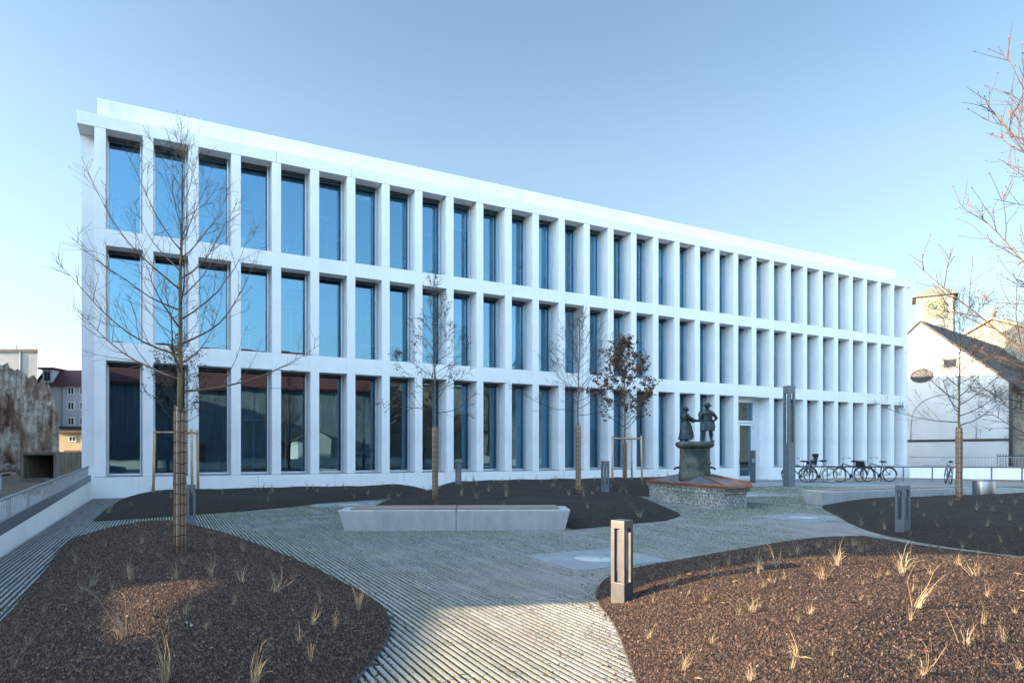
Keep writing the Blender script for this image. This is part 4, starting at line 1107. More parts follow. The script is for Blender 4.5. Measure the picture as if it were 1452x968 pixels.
# ------------------------------------------------------------------ dry grass tufts
def tuft_mesh(seed, mat, n=34, spread=.5, upright=.5, curl=.5):
    rr = random.Random(seed); vs, fs, vals = [], [], []
    lean = (rr.gauss(0, .12), rr.gauss(0, .12))
    for i in range(n):
        az = rr.uniform(0, 2*PI); L_ = rr.uniform(.3, .85) if rr.random() < .72 else rr.uniform(.85, 1.35); e = math.radians(rr.uniform(40 + 25*upright, 89))
        p = Vector((rr.gauss(0,.05), rr.gauss(0,.05), -.02)); d = Vector((math.cos(az)*math.cos(e), math.sin(az)*math.cos(e), math.sin(e)))
        droop = rr.uniform(.05, .62) * curl; w = rr.uniform(.003, .0085); sd_ = d.cross(Vector((0,0,1))).normalized(); o = len(vs); k = 9; v = rr.random()
        tw = rr.uniform(-.25, .25)
        for j in range(k):
            ww = w * (1 - (j/(k-1))**1.6 * .85)
            vs += [p - sd_*ww, p + sd_*ww]
            if j < k-1: p = p + d * (L_/(k-1))
            if p.z < .01: p.z = .01 + rr.random()*.02
            d = (d + Vector((lean[0]*.3 + rr.gauss(0,.12), lean[1]*.3 + rr.gauss(0,.12), -droop * (j/5.0)**1.3))).normalized(); sd_ = (sd_ + Vector((rr.gauss(0,tw),rr.gauss(0,tw),rr.gauss(0,abs(tw)+.05)))).normalized()
        for j in range(k-1): fs.append((o+2*j, o+2*j+1, o+2*j+3, o+2*j+2)); vals.append(v)
    me = bpy.data.meshes.new('grass_tuft'); me.from_pydata([tuple(v) for v in vs], [], fs); me.materials.append(mat); me.update()
    a = me.attributes.new('rnd', 'FLOAT', 'FACE'); a.data.foreach_set('value', np.asarray(vals, np.float32))
    return me
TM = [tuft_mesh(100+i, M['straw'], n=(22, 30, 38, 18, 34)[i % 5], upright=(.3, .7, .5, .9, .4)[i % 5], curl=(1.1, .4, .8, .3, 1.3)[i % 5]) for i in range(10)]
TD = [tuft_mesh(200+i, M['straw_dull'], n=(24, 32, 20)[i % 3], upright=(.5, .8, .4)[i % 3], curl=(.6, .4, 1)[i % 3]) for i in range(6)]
rt = random.Random(77)
def tuft(pos, h, lab, grp, bank):
    o = bpy.data.objects.new('grass_tuft', rt.choice(bank)); COL.objects.link(o)
    o.location = pos; k = rt.uniform(.65, 1.3); o.scale = (h*k, h*k*rt.uniform(.8,1.2), h*rt.uniform(.8, 1.1)); o.rotation_euler = (rt.gauss(0,.12), rt.gauss(0,.12), rt.uniform(0, 2*PI))
    tag(o, lab, 'grass tuft', grp)
def tufts(bed, lst, lab, grp, bank, special=None):
    for it in lst:
        u, v, hp = it[:3]
        p = bed.at(u, v); zd = (p.y+CD)*CY + p.x*SY
        tuft(p, hp * zd / PXF * .80, (special or {}).get((u, v), lab), grp, bank)
Aw = [(175,905,105),(185,822,62),(250,820,42),(300,815,42),(345,826,58),(272,836,36),(390,840,62),(330,858,38),(262,872,42),(200,862,26),(292,893,28),(440,938,55),(360,970,72),(236,966,110),(424,910,40)]
Ad = [(508,865,45),(475,893,42),(88,905,36),(40,915,45),(18,950,52),(75,840,34),(130,832,40),(200,783,36),(300,778,42),(345,782,32),(400,797,30),(225,790,30),(108,800,30),(135,806,28),(412,822,22),(452,845,34),(150,775,20),(60,870,25),(320,760,26),(380,790,30),(500,838,20),(470,822,24),(20,885,24),(110,940,30)]
tufts(bedA, Aw, 'bleached straw coloured grass tuft on the dark left mound', 'bleached grass tufts on the left mound', TM,
      {(175,905): 'tall bleached grass tuft in the sunlit patch of the left mound', (236,966): 'tall thin bleached grass tuft at the bottom left of the mound', (390,840): 'bleached grass tuft with one long straight stalk on the left mound'})
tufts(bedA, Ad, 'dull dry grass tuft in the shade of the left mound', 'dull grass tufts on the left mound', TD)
Ew = [(1080,808,46),(1100,804,42),(1165,822,55),(1188,802,62),(1280,812,78),(1302,862,82),(1360,802,36),(1385,817,42),(1440,802,42),(1400,847,46),(1258,817,18),(1097,827,22),(1220,852,26),(1290,880,46),(1395,886,42),(1370,915,58),(1150,872,42),(1310,957,78),(1130,932,62),(1067,868,36),(1000,852,36),(1010,912,36),(920,905,36),(970,950,62),(1065,966,40),(1320,815,40),(1440,870,40),(1180,930,20),(1250,930,18),(1445,950,45)]
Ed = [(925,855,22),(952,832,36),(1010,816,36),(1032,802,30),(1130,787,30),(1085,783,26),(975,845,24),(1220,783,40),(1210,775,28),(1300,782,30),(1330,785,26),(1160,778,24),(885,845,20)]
tufts(bedE, Ew, 'straw coloured grass tuft on the sunlit brown right mound', 'sunlit grass tufts on the right mound', TM, {(1310,957): 'big spreading straw tuft at the bottom edge of the right mound', (1302,862): 'tallest straw tuft with long bent blades on the right mound'})
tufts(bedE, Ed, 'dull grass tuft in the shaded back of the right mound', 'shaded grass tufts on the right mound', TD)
Fd = [(1190,737,22),(1222,745,26),(1250,729,22),(1300,719,18),(1348,716,20),(1385,723,22),(1408,724,26),(1400,746,24),(1432,737,22),(1330,746,20),(1375,762,22),(1420,768,24),(1440,714,20),(1240,717,14),(1265,717,14),(1330,707,14),(1290,760,22),(1345,735,18),(1310,732,16),(1447,752,22),(1255,750,20),(1365,778,20),(1420,712,16)]
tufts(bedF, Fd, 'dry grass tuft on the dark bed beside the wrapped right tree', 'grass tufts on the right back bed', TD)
def scatter(bed, n, lab, grp, hs, us, seed):
    rr = random.Random(seed); k = 0; tries = 0
    while k < n and tries < 5000:
        tries += 1
        x = rr.uniform(bed.mn[0], bed.mx[0]); y = rr.uniform(bed.mn[1], bed.mx[1]); q = np.array([[x, y]])
        if not bed.inside(q)[0] or bed.dist(q)[0] < .12: continue
        d = (y+CD)*CY + x*SY; la = x*CY - (y+CD)*SY; u = U0 + la/d*PXF
        if not us[0] < u < us[1]: continue
        tuft(bed.drop(x, y), rr.uniform(*hs), lab, grp, TD); k += 1
scatter(bedA, 34, 'tiny dry grass sprout on the left mound', 'tiny sprouts on the left mound', (.07, .15), (0, 560), 15)
scatter(bedE, 46, 'tiny dry grass sprout on the right mound', 'tiny sprouts on the right mound', (.07, .15), (850, 1452), 16)
scatter(bedC, 70, 'small dry grass tuft on the dark bed behind the long bench', 'grass tufts on the middle bed', (.22, .42), (530, 1060), 5)
scatter(bedB, 34, 'small dry grass tuft on the dark strip bed along the plinth', 'grass tufts on the strip bed', (.18, .34), (120, 560), 6)

# ------------------------------------------------------------------ bicycles
def bicycle(loc, rz, lab, paint='black_paint', basket=False, childseat=False, tan=False, seatz=.98, lean=.06, hb=1.06, rear_rack=True):
    t = empty('bicycle', loc, rz); t.scale = (1, 1, 1.02); t.rotation_euler = (lean, 0, rz); tag(t, lab, 'bicycle', 'bicycles parked at the rack')
    R_ = .345; xr, xf = -.53, .54
    for x in (xr, xf):
        m = MB(); m.torus((0,0,0), R_ - .022, .025, 'y', 40, 8); w = m.build('wheel', M['tyre_wall' if tan and x == xr else 'black'], t, loc=(x, 0, R_))
        m = MB(); m.torus((0,0,0), R_ - .048, .011, 'y', 36, 6); m.build('rim', M['chrome'], w)
        m = MB()
        for k in range(18):
            a = 2*PI*k/18; m.tube([(.02*math.cos(a+.6), (-1)**k*.025, .02*math.sin(a+.6)), ((R_-.05)*math.cos(a), 0, (R_-.05)*math.sin(a))], .0022, 3, cap=False)
        m.tube([(0,-.05,0),(0,.05,0)], .022, 8); m.build('spokes', M['chrome'], w)
        m = MB(); m.box(-.02, .02, .006, .012, -.22, -.17); m.build('reflector', M['orangeref'], w)
        pts = [(x + (R_+.022)*math.cos(a), 0, R_ + (R_+.022)*math.sin(a)) for a in [math.radians(q) for q in (range(20, 200, 15) if x == xr else range(10, 165, 15))]]
        m = MB(); m.tube(pts, .017, 6); m.build('mudguard', M[paint], t)
    bb = (-.06, 0, .29); hd, hd2 = (.36, 0, .88), (.40, 0, .73); st = (-.20, 0, .80)
    m = MB(); m.tube([bb, hd2], .024, 8); m.tube([(-.18, 0, .72), hd], .021, 8); m.tube([bb, st], .021, 8)
    for s in (-1, 1):
        m.tube([(xr, s*.055, R_), (-.06, s*.03, .29)], .010, 6); m.tube([(xr, s*.055, R_), (-.185, s*.02, .74)], .009, 6)
        m.tube([(xf, s*.05, R_), (.455, s*.045, .60), (.42, s*.02, .70)], .012, 6)
    m.tube([hd2, hd], .023, 8); m.build('frame', M[paint], t)
    m = MB(); m.tube([st, (-.235, 0, seatz - .05)], .013, 8); m.build('seat_post', M['chrome'], t)
    m = MB(); m.lathe([(.02, -.03), (.10, -.02), (.12, .01), (.09, .035), (.002, .04)], 14, c=(-.30, 0, seatz), sx=1.1, sy=.85); m.tube([(-.24, 0, seatz + .005), (-.12, 0, seatz + .012), (-.05, 0, seatz)], [.055, .03, .018], 8); m.build('saddle', M['black'], t)
    m = MB(); m.tube([hd, (.335, 0, hb - .05)], .012, 8)
    for s in (-1, 1): m.tube([(.335, 0, hb - .05), (.35, s*.08, hb - .02), (.30, s*.24, hb), (.17, s*.29, hb - .02)], .011, 7)
    m.build('handlebar', M['chrome'], t)
    m = MB()
    for s in (-1, 1): m.tube([(.24, s*.27, hb - .008), (.13, s*.295, hb - .025)], .017, 8)
    m.build('grips', M['black'], t)
    m = MB(); m.lathe([(.095, -.008), (.095, .008)], 24); m.xform(Matrix.Translation((-.06, -.045, .29)) @ Matrix.Rotation(PI/2, 4, 'X')); m.tube([(-.06, -.06, .29), (.03, -.07, .15)], .01, 6); m.box(-.02, .08, -.15, -.07, .135, .155); m.tube([(-.06, .06, .29), (-.15, .07, .43)], .01, 6); m.box(-.2, -.1, .07, .15, .42, .44)
    m.tube([(xr, -.045, R_ + .03), (-.06, -.045, .29 + .09)], .006, 4); m.tube([(xr, -.045, R_ - .03), (-.06, -.045, .29 - .09)], .006, 4); m.build('crank', M['darkgrey'], t)
    if rear_rack:
        m = MB()
        for s in (-1, 1): m.tube([(-.22, s*.05, .74), (-.75, s*.06, .745), (xr, s*.07, R_)], .008, 6)
        for k in range(4): m.tube([(-.3 - .13*k, -.06, .748), (-.3 - .13*k, .06, .748)], .006, 5)
        m.build('luggage_rack', M['darkgrey'], t)
        m = MB(); m.box(-.775, -.76, -.04, .04, .68, .73); m.build('rear_light', M['redref'], t)
    m = MB(); m.lathe([(.03, -.04), (.045, .02), (.001, .03)], 12); m.xform(Matrix.Translation((.45, 0, .80)) @ Matrix.Rotation(PI/2, 4, 'Y')); m.build('headlight', M['chrome'], t)
    m = MB(); m.tube([(-.1, .03, .27), (-.2, .16, .02)], .01, 6); m.build('kickstand', M['darkgrey'], t)
    if basket:
        m = MB(); x0, x1 = -.72, -.36
        for z in (.76, .84, .92, 1.0):
            k = .02 * (z - .76) / .08
            m.tube([(x0-k, -.13-k, z), (x1+k, -.13-k, z), (x1+k, .13+k, z), (x0-k, .13+k, z), (x0-k, -.13-k, z)], .008, 5)
        for k in range(10):
            a = x0 + (x1-x0)*k/9
            for s in (-1, 1): m.tube([(a, s*.13, .76), (a*1.0, s*.18, 1.0)], .005, 4)
        m.box(x0, x1, -.13, .13, .755, .80); m.box(x0+.03, x1-.03, -.11, .11, .80, .97)
        m.build('basket', M['black'], t)
    if childseat:
        m = MB(); m.box(-.75, -.42, -.17, .17, .80, .86)
        m.xform(Matrix.Identity(4)); s0 = len(m.v); m.box(-.03, .03, -.18, .18, 0, .50); m.xform(Matrix.Translation((-.74, 0, .82)) @ Matrix.Rotation(-.22, 4, 'Y'), s0)
        for s in (-1, 1):
            m.box(-.78, -.44, s*.17 - .015, s*.17 + .015, .82, 1.0); m.box(-.50, -.40, s*.15 - .02, s*.15 + .02, .42, .82)
        m.box(-.88, -.74, -.19, .19, 1.2, 1.34)
        m.build('child_seat', M['black'], t, bevel=.02); m = MB(); m.box(-.62, -.45, -.171, -.187, .86, .93); m.build('seat_pad', M['redref'], t)
    return t
BR = -YAW
def bike_at(u, v, dr, lab, **kw):
    p = G(u, v); return bicycle((p.x, p.y, 0), BR + dr, lab, **kw)
bike_at(1134, 683.5, PI + .05, 'black bicycle with a black child seat half behind the light column', childseat=True, hb=1.12)
bike_at(1160, 684.0, PI - .1, 'dark bicycle with tan rear tyre beside the child seat bicycle', tan=True, paint='frame_grey', seatz=1.0)
bike_at(1206, 683.2, PI + .12, 'black city bicycle with dark basket over its rear wheel', basket=True, hb=1.14)
bike_at(1246, 682.6, PI - .02, 'dark blue bicycle with bare saddle at the right end of the rack', paint='frame_blue', seatz=.95, hb=1.16)
bike_at(1344, 685.5, 1.15, 'grey bicycle seen from behind next to the wrapped right tree', paint='frame_grey', basket=False, seatz=.98)

def rack():
    a, b = AT(1122, 32.2), AT(1262, 31.9); c, d = AT(1240, 33.2), AT(1700, 30.2)
    t = empty('bicycle_rack', (a.x, a.y, 0), math.atan2((b-a).y, (b-a).x)); tag(t, 'long low steel rail that the bicycles lean on', 'bicycle rack')
    L_ = (b - a).length
    m = MB(); m.box(0, L_, -.04, .04, .70, .765); m.build('top_rail', M['darkgrey'], t)
    k = 0
    while k * .85 < L_: m = MB(); m.box(k*.85, k*.85+.035, -.02, .02, -.1, .72); m.build('post', M['darkgrey'], t); k += 1
    t = empty('flat_railing', (c.x, c.y, 0), math.atan2((d-c).y, (d-c).x)); tag(t, 'grey railing with flat top bar behind the right tree', 'railing')
    L_ = (d - c).length
    m = MB(); m.box(0, L_, -.10, .10, .67, .74); m.build('top_bar', M['steel_mid'], t)
    k = 0
    while k * 1.3 < L_: m = MB(); m.box(k*1.3, k*1.3+.05, -.025, .025, -.1, .70); m.build('post', M['steel_mid'], t); k += 1
    a, b = WALL_A, WALL_B; L_ = (b - a).length
    t = empty('street_wall', (a.x, a.y, 0), math.atan2((b-a).y, (b-a).x)); tag(t, 'low white concrete wall behind the flat railing at the right', 'wall')
    m = MB(); m.box(-.0, L_, -.13, .12, -.9, .60); m.build('wall_body', M['white'], t); m = MB(); m.box(0, L_, -.17, .16, .602, .66); m.build('coping', M['galv'], t)
    t = empty('street_railing', (a.x, a.y, 0), math.atan2((b-a).y, (b-a).x)); tag(t, 'thin picket railing standing on the low white wall', 'railing')
    m = MB(); k = 0
    while k * .15 < L_: m.tube([(k*.15, 0, .66), (k*.15, 0, 1.16)], .010, 5); k += 1
    m.build('pickets', M['galv'], t); m = MB(); m.tube([(0,0,1.16),(L_,0,1.16)], .018, 6); m.build('handrail', M['galv'], t)
rack()

# cars in the lower street behind the wall
def car(loc, rz, lab, paint):
    t = empty('parked_car', loc, rz); tag(t, lab, 'car', 'cars parked in the street behind the wall')
    prof = [(-2.1, .30), (-2.12, .62), (-1.95, .86), (-1.15, .93), (-.55, 1.36), (.1, 1.45), (.95, 1.40), (1.65, 1.0), (2.05, .92), (2.12, .6), (2.08, .30)]
    m = MB(); n = len(prof); vs = []
    for y, s in ((-.84, 0), (-.80, 1), (.80, 1), (.84, 0)):
        vs += [(x, y * (1 if z < .95 else (.80 if s else .84)), z) for x, z in prof]
    fs = []
    for k in range(3):
        for i in range(n): fs.append((k*n+i, k*n+(i+1) % n, (k+1)*n+(i+1) % n, (k+1)*n+i))
    fs += [tuple(range(n)), tuple(reversed(range(3*n, 4*n)))]
    m.add(vs, fs, 0, False); m.build('body', M[paint], t, bevel=.05, fix=True)
    m = MB()
    for s in (-1, 1): m.add([(-.95, s*.80, .98), (-.50, s*.715, 1.32), (.95, s*.715, 1.34), (1.45, s*.80, 1.0)], [(0,1,2,3)])
    m.add([(-1.14, -.66, .955), (-1.14, .66, .955), (-.60, .60, 1.335), (-.60, -.60, 1.335)], [(0,1,2,3)]); m.add([(1.60, -.66, 1.045), (1.60, .66, 1.045), (1.02, .60, 1.375), (1.02, -.60, 1.375)], [(0,1,2,3)])
    m.xform(Matrix.Translation((0, 0, .012))); m.build('windows', M['win_dark'], t)
    for x in (-1.3, 1.3):
        for s in (-1, 1):
            m = MB(); m.torus((0,0,0), .24, .085, 'y', 24, 8); w = m.build('wheel', M['black'], t, loc=(x, s*.76, .32)); m = MB(); m.lathe([(.17,-.06),(.18,.06)], 16); m.xform(Matrix.Rotation(PI/2,4,'X')); m.build('rim', M['chrome'], w)
    for s in (-1, 1):
        m = MB(); m.box(-2.13, -2.0, s*.6-.16, s*.6+.16, .62, .76); m.build('headlight', M['lampwhite'], t, bevel=.02)
        m = MB(); m.box(2.0, 2.13, s*.62-.14, s*.62+.14, .66, .82); m.build('tail_light', M['redref'], t, bevel=.02)
q = AT(1318, 43.5); car((q.x, q.y, -.85), -YAW + .1, 'dark red car roof behind the low white wall left of the tree', 'car_red')
q = AT(1462, 38); car((q.x, q.y, -.85), -YAW + .15, 'black car roof behind the railing at the right edge', 'car_dark')

# ------------------------------------------------------------------ the church
def church():
    t = empty('church', (0, 0, 0)); pv = Vector((55, 7.9, 0)); t.rotation_euler.z = .19; t.location = pv - Matrix.Rotation(.19, 3, 'Z') @ pv; tag(t, 'white gabled church with an oval window and dark roof', 'church')
    X, yr, yl, ya, ze, za, L_ = 55.0, 1.9, 13.9, 7.9, 6.7, 12.1, 26.0
    m = MB()
    poly = [(yr, -.9), (yl, -.9), (yl, ze), (ya, za), (yr, ze)]
    vs = [(X, y, z) for y, z in poly] + [(X + L_, y, z) for y, z in poly]
    for sx in (0, 5):
        m = MB(); xx = X if sx == 0 else X + L_ - .4
        g2 = [(xx, y, z) for y, z in poly] + [(xx + .4, y, z) for y, z in poly]
        m.add(g2, [(0,1,2,3,4), (9,8,7,6,5)] + [(i, 5+i, 5+(i+1) % 5, (i+1) % 5) for i in range(5)]); m.build('gable_wall', M['render_white'], t, fix=True)
    m = MB(); m.box(X + .41, X + L_ - .41, yr + .02, yr + .4, -.9, ze - .05); m.build('side_wall', M['stone_brown'], t)
    m = MB(); m.box(X + .41, X + L_ - .41, yl - .4, yl - .02, -.9, ze - .05); m.build('north_wall', M['stone_brown'], t)
    m = MB()
    sl = (za - ze) / (ya - yr)
    for s, y0, y1 in ((1, yr - .7, ya), (-1, yl + .7, ya)):
        z0, z1 = ze - .7*sl + .06, za + .06
        vs = [(X - .12, y0, z0), (X + L_, y0, z0), (X + L_, y1, z1), (X - .12, y1, z1), (X - .12, y0, z0+.16), (X + L_, y0, z0+.16), (X + L_, y1, z1+.16), (X - .12, y1, z1+.16)]
        m.add(vs, [(0,3,2,1),(4,5,6,7),(0,1,5,4),(2,3,7,6),(3,0,4,7),(1,2,6,5)])
    m.build('roof', M['roof_dark'], t, fix=True)
    m = MB(); m.box(X - .09, X, yr - .02, yl, 2.30, 2.50); m.build('plinth_band', M['roof_dark'], t)
    m = MB(); m.box(X - .06, X - .003, yr, yl, -.9, 2.30); m.build('base_course', M['render_white'], t)
    # oval window
    m = MB(); c = (X - .03, 7.8, 7.75)
    ring = []; n = 28
    for rad_y, rad_z, x in ((.84, .56, 0), (.84, .56, -.05), (.74, .47, -.05), (.72, .45, .0)):
        ring += [(c[0]+x, c[1]+rad_y*math.cos(2*PI*k/n), c[2]+rad_z*math.sin(2*PI*k/n)) for k in range(n)]
    m.add(ring, [(i*n+k, i*n+(k+1) % n, (i+1)*n+(k+1) % n, (i+1)*n+k) for i in range(3) for k in range(n)]); ow = m.build('oval_window', M['roof_dark'], t)
    m = MB(); m.add([(c[0]-.012, c[1]+.735*math.cos(2*PI*k/n), c[2]+.465*math.sin(2*PI*k/n)) for k in range(n)], [tuple(range(n))]); m.build('pane', M['moss_box'], ow)
    m = MB(); m.box(X - .03, X - .005, 5.2, 6.35, 8.1, 9.0); sw = m.build('small_window', M['stone_brown'], t); m = MB(); m.box(X - .045, X - .031, 5.35, 6.2, 8.25, 8.85); m.build('pane', M['win_dark'], sw)
    # blind arch moulding
    m = MB(); pts = [(X - .03, 8.6, 2.5), (X - .03, 8.6, 4.0)] + [(X - .03, 6.3 + 2.3*math.cos(a), 4.0 + 2.1*math.sin(a)) for a in [PI*k/12 for k in range(1, 12)]] + [(X - .03, 4.0, 4.0), (X - .03, 4.0, 2.5)]
    m.tube(pts, .045, 6); m.build('blind_arch', M['render_white'], t)
    m = MB(); m.tube([(X - .1, yr - .12, -.9), (X - .1, yr - .12, ze)], .12, 8); m.build('drainpipe', M['roof_dark'], t)
    for x, w, z0, z1 in ((X + 2.6, 1.1, 3.2, 5.2), (X + 7, 1.1, 3.2, 5.2), (X + 2.4, .9, -.4, 1.3)):
        m = MB(); k = 10
        out = [(x - w/2, z0), (x + w/2, z0), (x + w/2, z1)] + [(x + w/2*math.cos(a), z1 + w*.8*math.sin(a)) for a in [PI*i/k for i in range(1, k)]] + [(x - w/2, z1)]
        m.add([(a, yr - .03, b) for a, b in out], [tuple(range(len(out)))]); pw = m.build('arched_window', M['win_dark'], t)
        m = MB(); m.tube([(a, yr - .04, b) for a, b in out] + [(out[0][0], yr - .04, out[0][1])], .13, 6); m.build('window_surround', M['stone_pale'], pw)
    m = MB(); m.box(X + .5, X + L_, yr - .08, yr + .01, 2.25, 2.5); m.build('stone_band', M['stone_pale'], t)
    for x in (X + .6, X + 5):
        m = MB(); m.box(x, x + .7, yr - .8, yr + .02, -.9, 4.6); m.build('buttress', M['stone_brown'], t)
    # higher rear gable
    t2 = empty('rear_gable_building', (0, 0, 0)); tag(t2, 'pale stone gable with a finial rising behind the church roof', 'building')
    X2, ya2 = 75.0, 12.2; yl2, yr2, z2, e2 = 24.0, .5, 15.0, 9.6
    m = MB(); poly = [(yr2, -.9), (yl2, -.9), (yl2, e2), (ya2, z2), (yr2, e2)]
    vs = [(X2, y, z) for y, z in poly] + [(X2 + 20, y, z) for y, z in poly]
    m.add(vs, [(0,1,2,3,4), (9,8,7,6,5), (0,4,9,5), (1,6,7,2)]); m.build('wall', M['stone_pale'], t2, fix=True)
    m = MB()
    for y0, z0, y1, z1 in ((yr2 - .4, e2 - .1, ya2, z2 + .1), (yl2 + .4, e2 - .1, ya2, z2 + .1)):
        m.add([(X2 - .25, y0, z0), (X2 + 20, y0, z0), (X2 + 20, y1, z1), (X2 - .25, y1, z1), (X2 - .25, y0, z0+.25), (X2 + 20, y0, z0+.25), (X2 + 20, y1, z1+.25), (X2 - .25, y1, z1+.25)], [(0,3,2,1),(4,5,6,7),(0,1,5,4),(2,3,7,6),(3,0,4,7),(1,2,6,5)])
    m.build('roof', M['stone_pale'], t2, fix=True)
    m = MB(); m.lathe([(.22, 0), (.22, .5), (.34, .55), (.34, .7), (.18, .8), (.26, 1.0), (.001, 1.25)], 10, c=(X2 + .1, ya2, z2 + .2)); m.build('finial', M['stone_pale'], t2)
church()
def tower():
    a, b = AT(1300, 62.0), AT(1353, 60.5); d = b - a; w = d.length
    t = empty('church_tower', (a.x, a.y, 0), math.atan2(d.y, d.x)); tag(t, 'cream clock tower with green pyramid roof behind the church', 'tower')
    zt = ZV(417, 61)
    m = MB(); m.box(0, w, 0, w, -.9, zt); m.build('shaft', M['render_cream'], t)
    m = MB(); m.box(-.05, w + .05, -.05, w + .05, zt - .35, zt); m.build('eaves_band', M['render_cream'], t)
    m = MB(); o = .35; e = zt + .02
    m.add([(-o,-o,e), (w+o,-o,e), (w+o,w+o,e), (-o,w+o,e), (w/2,w/2,e+1.15), (-o,-o,e-.12), (w+o,-o,e-.12), (w+o,w+o,e-.12), (-o,w+o,e-.12)],
          [(0,1,4),(1,2,4),(2,3,4),(3,0,4),(5,6,1,0),(6,7,2,1),(7,8,3,2),(8,5,0,3),(8,7,6,5)]); m.build('roof', M['copper_green'], t)
    m = MB(); zc = ZV(437, 61); s = .92; m.box(w/2 - s, w/2 + s, -.04, -.002, zc - s, zc + s); ck = m.build('clock_panel', M['clock_green'], t)
    m = MB(); m.torus((0, 0, 0), .66, .045, 'y', 36, 6); m.xform(Matrix.Translation((w/2, -.06, zc)))
    for k in range(12):
        an = 2*PI*k/12; m.tube([(w/2 + .50*math.sin(an), -.06, zc + .50*math.cos(an)), (w/2 + .60*math.sin(an), -.06, zc + .60*math.cos(an))], .03, 5)
    m.build('dial', M['gold'], ck)
    m = MB(); m.tube([(w/2, -.08, zc), (w/2 + .12, -.08, zc + .34)], .03, 5); m.tube([(w/2, -.09, zc), (w/2 - .30, -.09, zc + .42)], .022, 5); m.build('clock_hands', M['roof_dark'], ck)
    m = MB(); m.box(w/2 - .7, w/2 + .7, -.03, -.002, zc - 2.3, zc - 1.5); m.build('lower_panel', M['clock_green'], t)
    m = MB(); m.tube([(w - .02, -.1, -.9), (w - .02, -.1, zt)], .06, 6); m.build('drainpipe', M['roof_dark'], t)
tower()
q0, q1 = AT(1414, 45), AT(1560, 42); t = empty('iron_fence', (q0.x, q0.y, -.85), math.atan2((q1-q0).y, (q1-q0).x)); tag(t, 'tall dark iron fence in front of the church side wall', 'fence')
m = MB(); L_ = (q1 - q0).length; k = 0
while k * .16 < L_: m.tube([(k*.16, 0, 0), (k*.16, 0, 2.2)], .02, 5); k += 1
m.build('pickets', M['darkgrey'], t); m = MB(); m.box(0, L_, -.02, .02, 2.02, 2.07); m.box(0, L_, -.02, .02, .3, .35); m.build('rails', M['darkgrey'], t)

# ------------------------------------------------------------------ left background
def frame_at(name, zd, lab, cat, group=None):
    o = W(0, zd); t = empty(name, (o.x, o.y, 0), -YAW); tag(t, lab, cat, group); return t
def lx(u, zd): return (u - U0) / PXF * zd
# ruined wall: silhouettes get real thickness
def ruin():
    zd = 43.0; t = frame_at('ruined_wall', zd, 'crumbling plaster and brick wall remains at the left edge', 'ruin')
    rr = random.Random(4)
    def layer(pts, y0, y1, nm):
        fine = []
        for (a, b) in zip(pts[:-1], pts[1:]):
            n = max(1, int(abs(b[0]-a[0]) / 3.0))
            for j in range(n): fine.append((a[0] + (b[0]-a[0])*j/n, a[1] + (b[1]-a[1])*j/n + rr.choice((-5, -2, 0, 1, 4)) + rr.uniform(-1.5, 1.5)))
        fine.append(pts[-1])
        m = MB(); poly = [(lx(u, zd), ZV(v, zd)) for u, v in fine]; f0, f1 = 1 + y0/zd, 1 + y1/zd
        top_n = len(poly); x0, x1 = poly[0][0], poly[-1][0]
        vs = []
        for x, z in poly: vs += [(x*f0, y0 + rr.uniform(-.1, .1), z), (x*f1, y1, z), (x*f0, y0, -.3), (x*f1, y1, -.3)]
        fs = []
        for i in range(top_n - 1):
            a, b = 4*i, 4*(i+1); fs += [(a+2, b+2, b, a), (a, b, b+1, a+1), (a+1, b+1, b+3, a+3)]
        fs += [(0, 1, 3, 2), (4*(top_n-1), 4*(top_n-1)+2, 4*(top_n-1)+3, 4*(top_n-1)+1)]
        m.add(vs, fs); return m.build(nm, M['ruin'], t, fix=True)
    layer([(-70, 505), (0, 512), (20, 520), (45, 531), (56, 536), (70, 545), (76, 560), (79, 580), (80, 610)], 1.2, 2.4, 'upper_wall')
    layer([(-70, 545), (0, 552), (25, 562), (50, 570), (72, 572), (80, 580), (83, 600), (84, 640)], 0, 1.2, 'lower_wall')
    for u in (-8, 14, 38):
        m = MB(); x = lx(u, zd); m.box(x - .18, x + .18, -.28, .05, -.2, ZV(600 + rr.uniform(-18, 18), zd)); m.build('pier', M['ruin'], t)
    m = MB(); x0, x1 = lx(54, zd), lx(86, zd); m.box(x0, x1, -1.0, .1, ZV(655, zd), ZV(648, zd)); m.build('ledge', M['old_concrete'], t)
    m = MB()
    for k in range(70):
        u = rr.uniform(-20, 36); s = rr.uniform(.12, .42); x = lx(u, zd); o = len(m.v)
        m.ball((0,0,0), s, 3, sc=(rr.uniform(.7,1.4), rr.uniform(.7,1.3), rr.uniform(.5,.9))); m.xform(Matrix.Translation((x, -rr.uniform(.3, 2.6), rr.uniform(0, .5))) @ Matrix.Rotation(rr.uniform(0,3), 4, (rr.random(), rr.random(), 1)), o)
    for i in range(len(m.sm)): m.sm[i] = False
    o = m.build('rubble_heap', M['rubble'], None, loc=t.location, rz=-YAW); tag(o, 'heap of broken stones at the foot of the ruined wall', 'rubble', kind='stuff')
ruin()
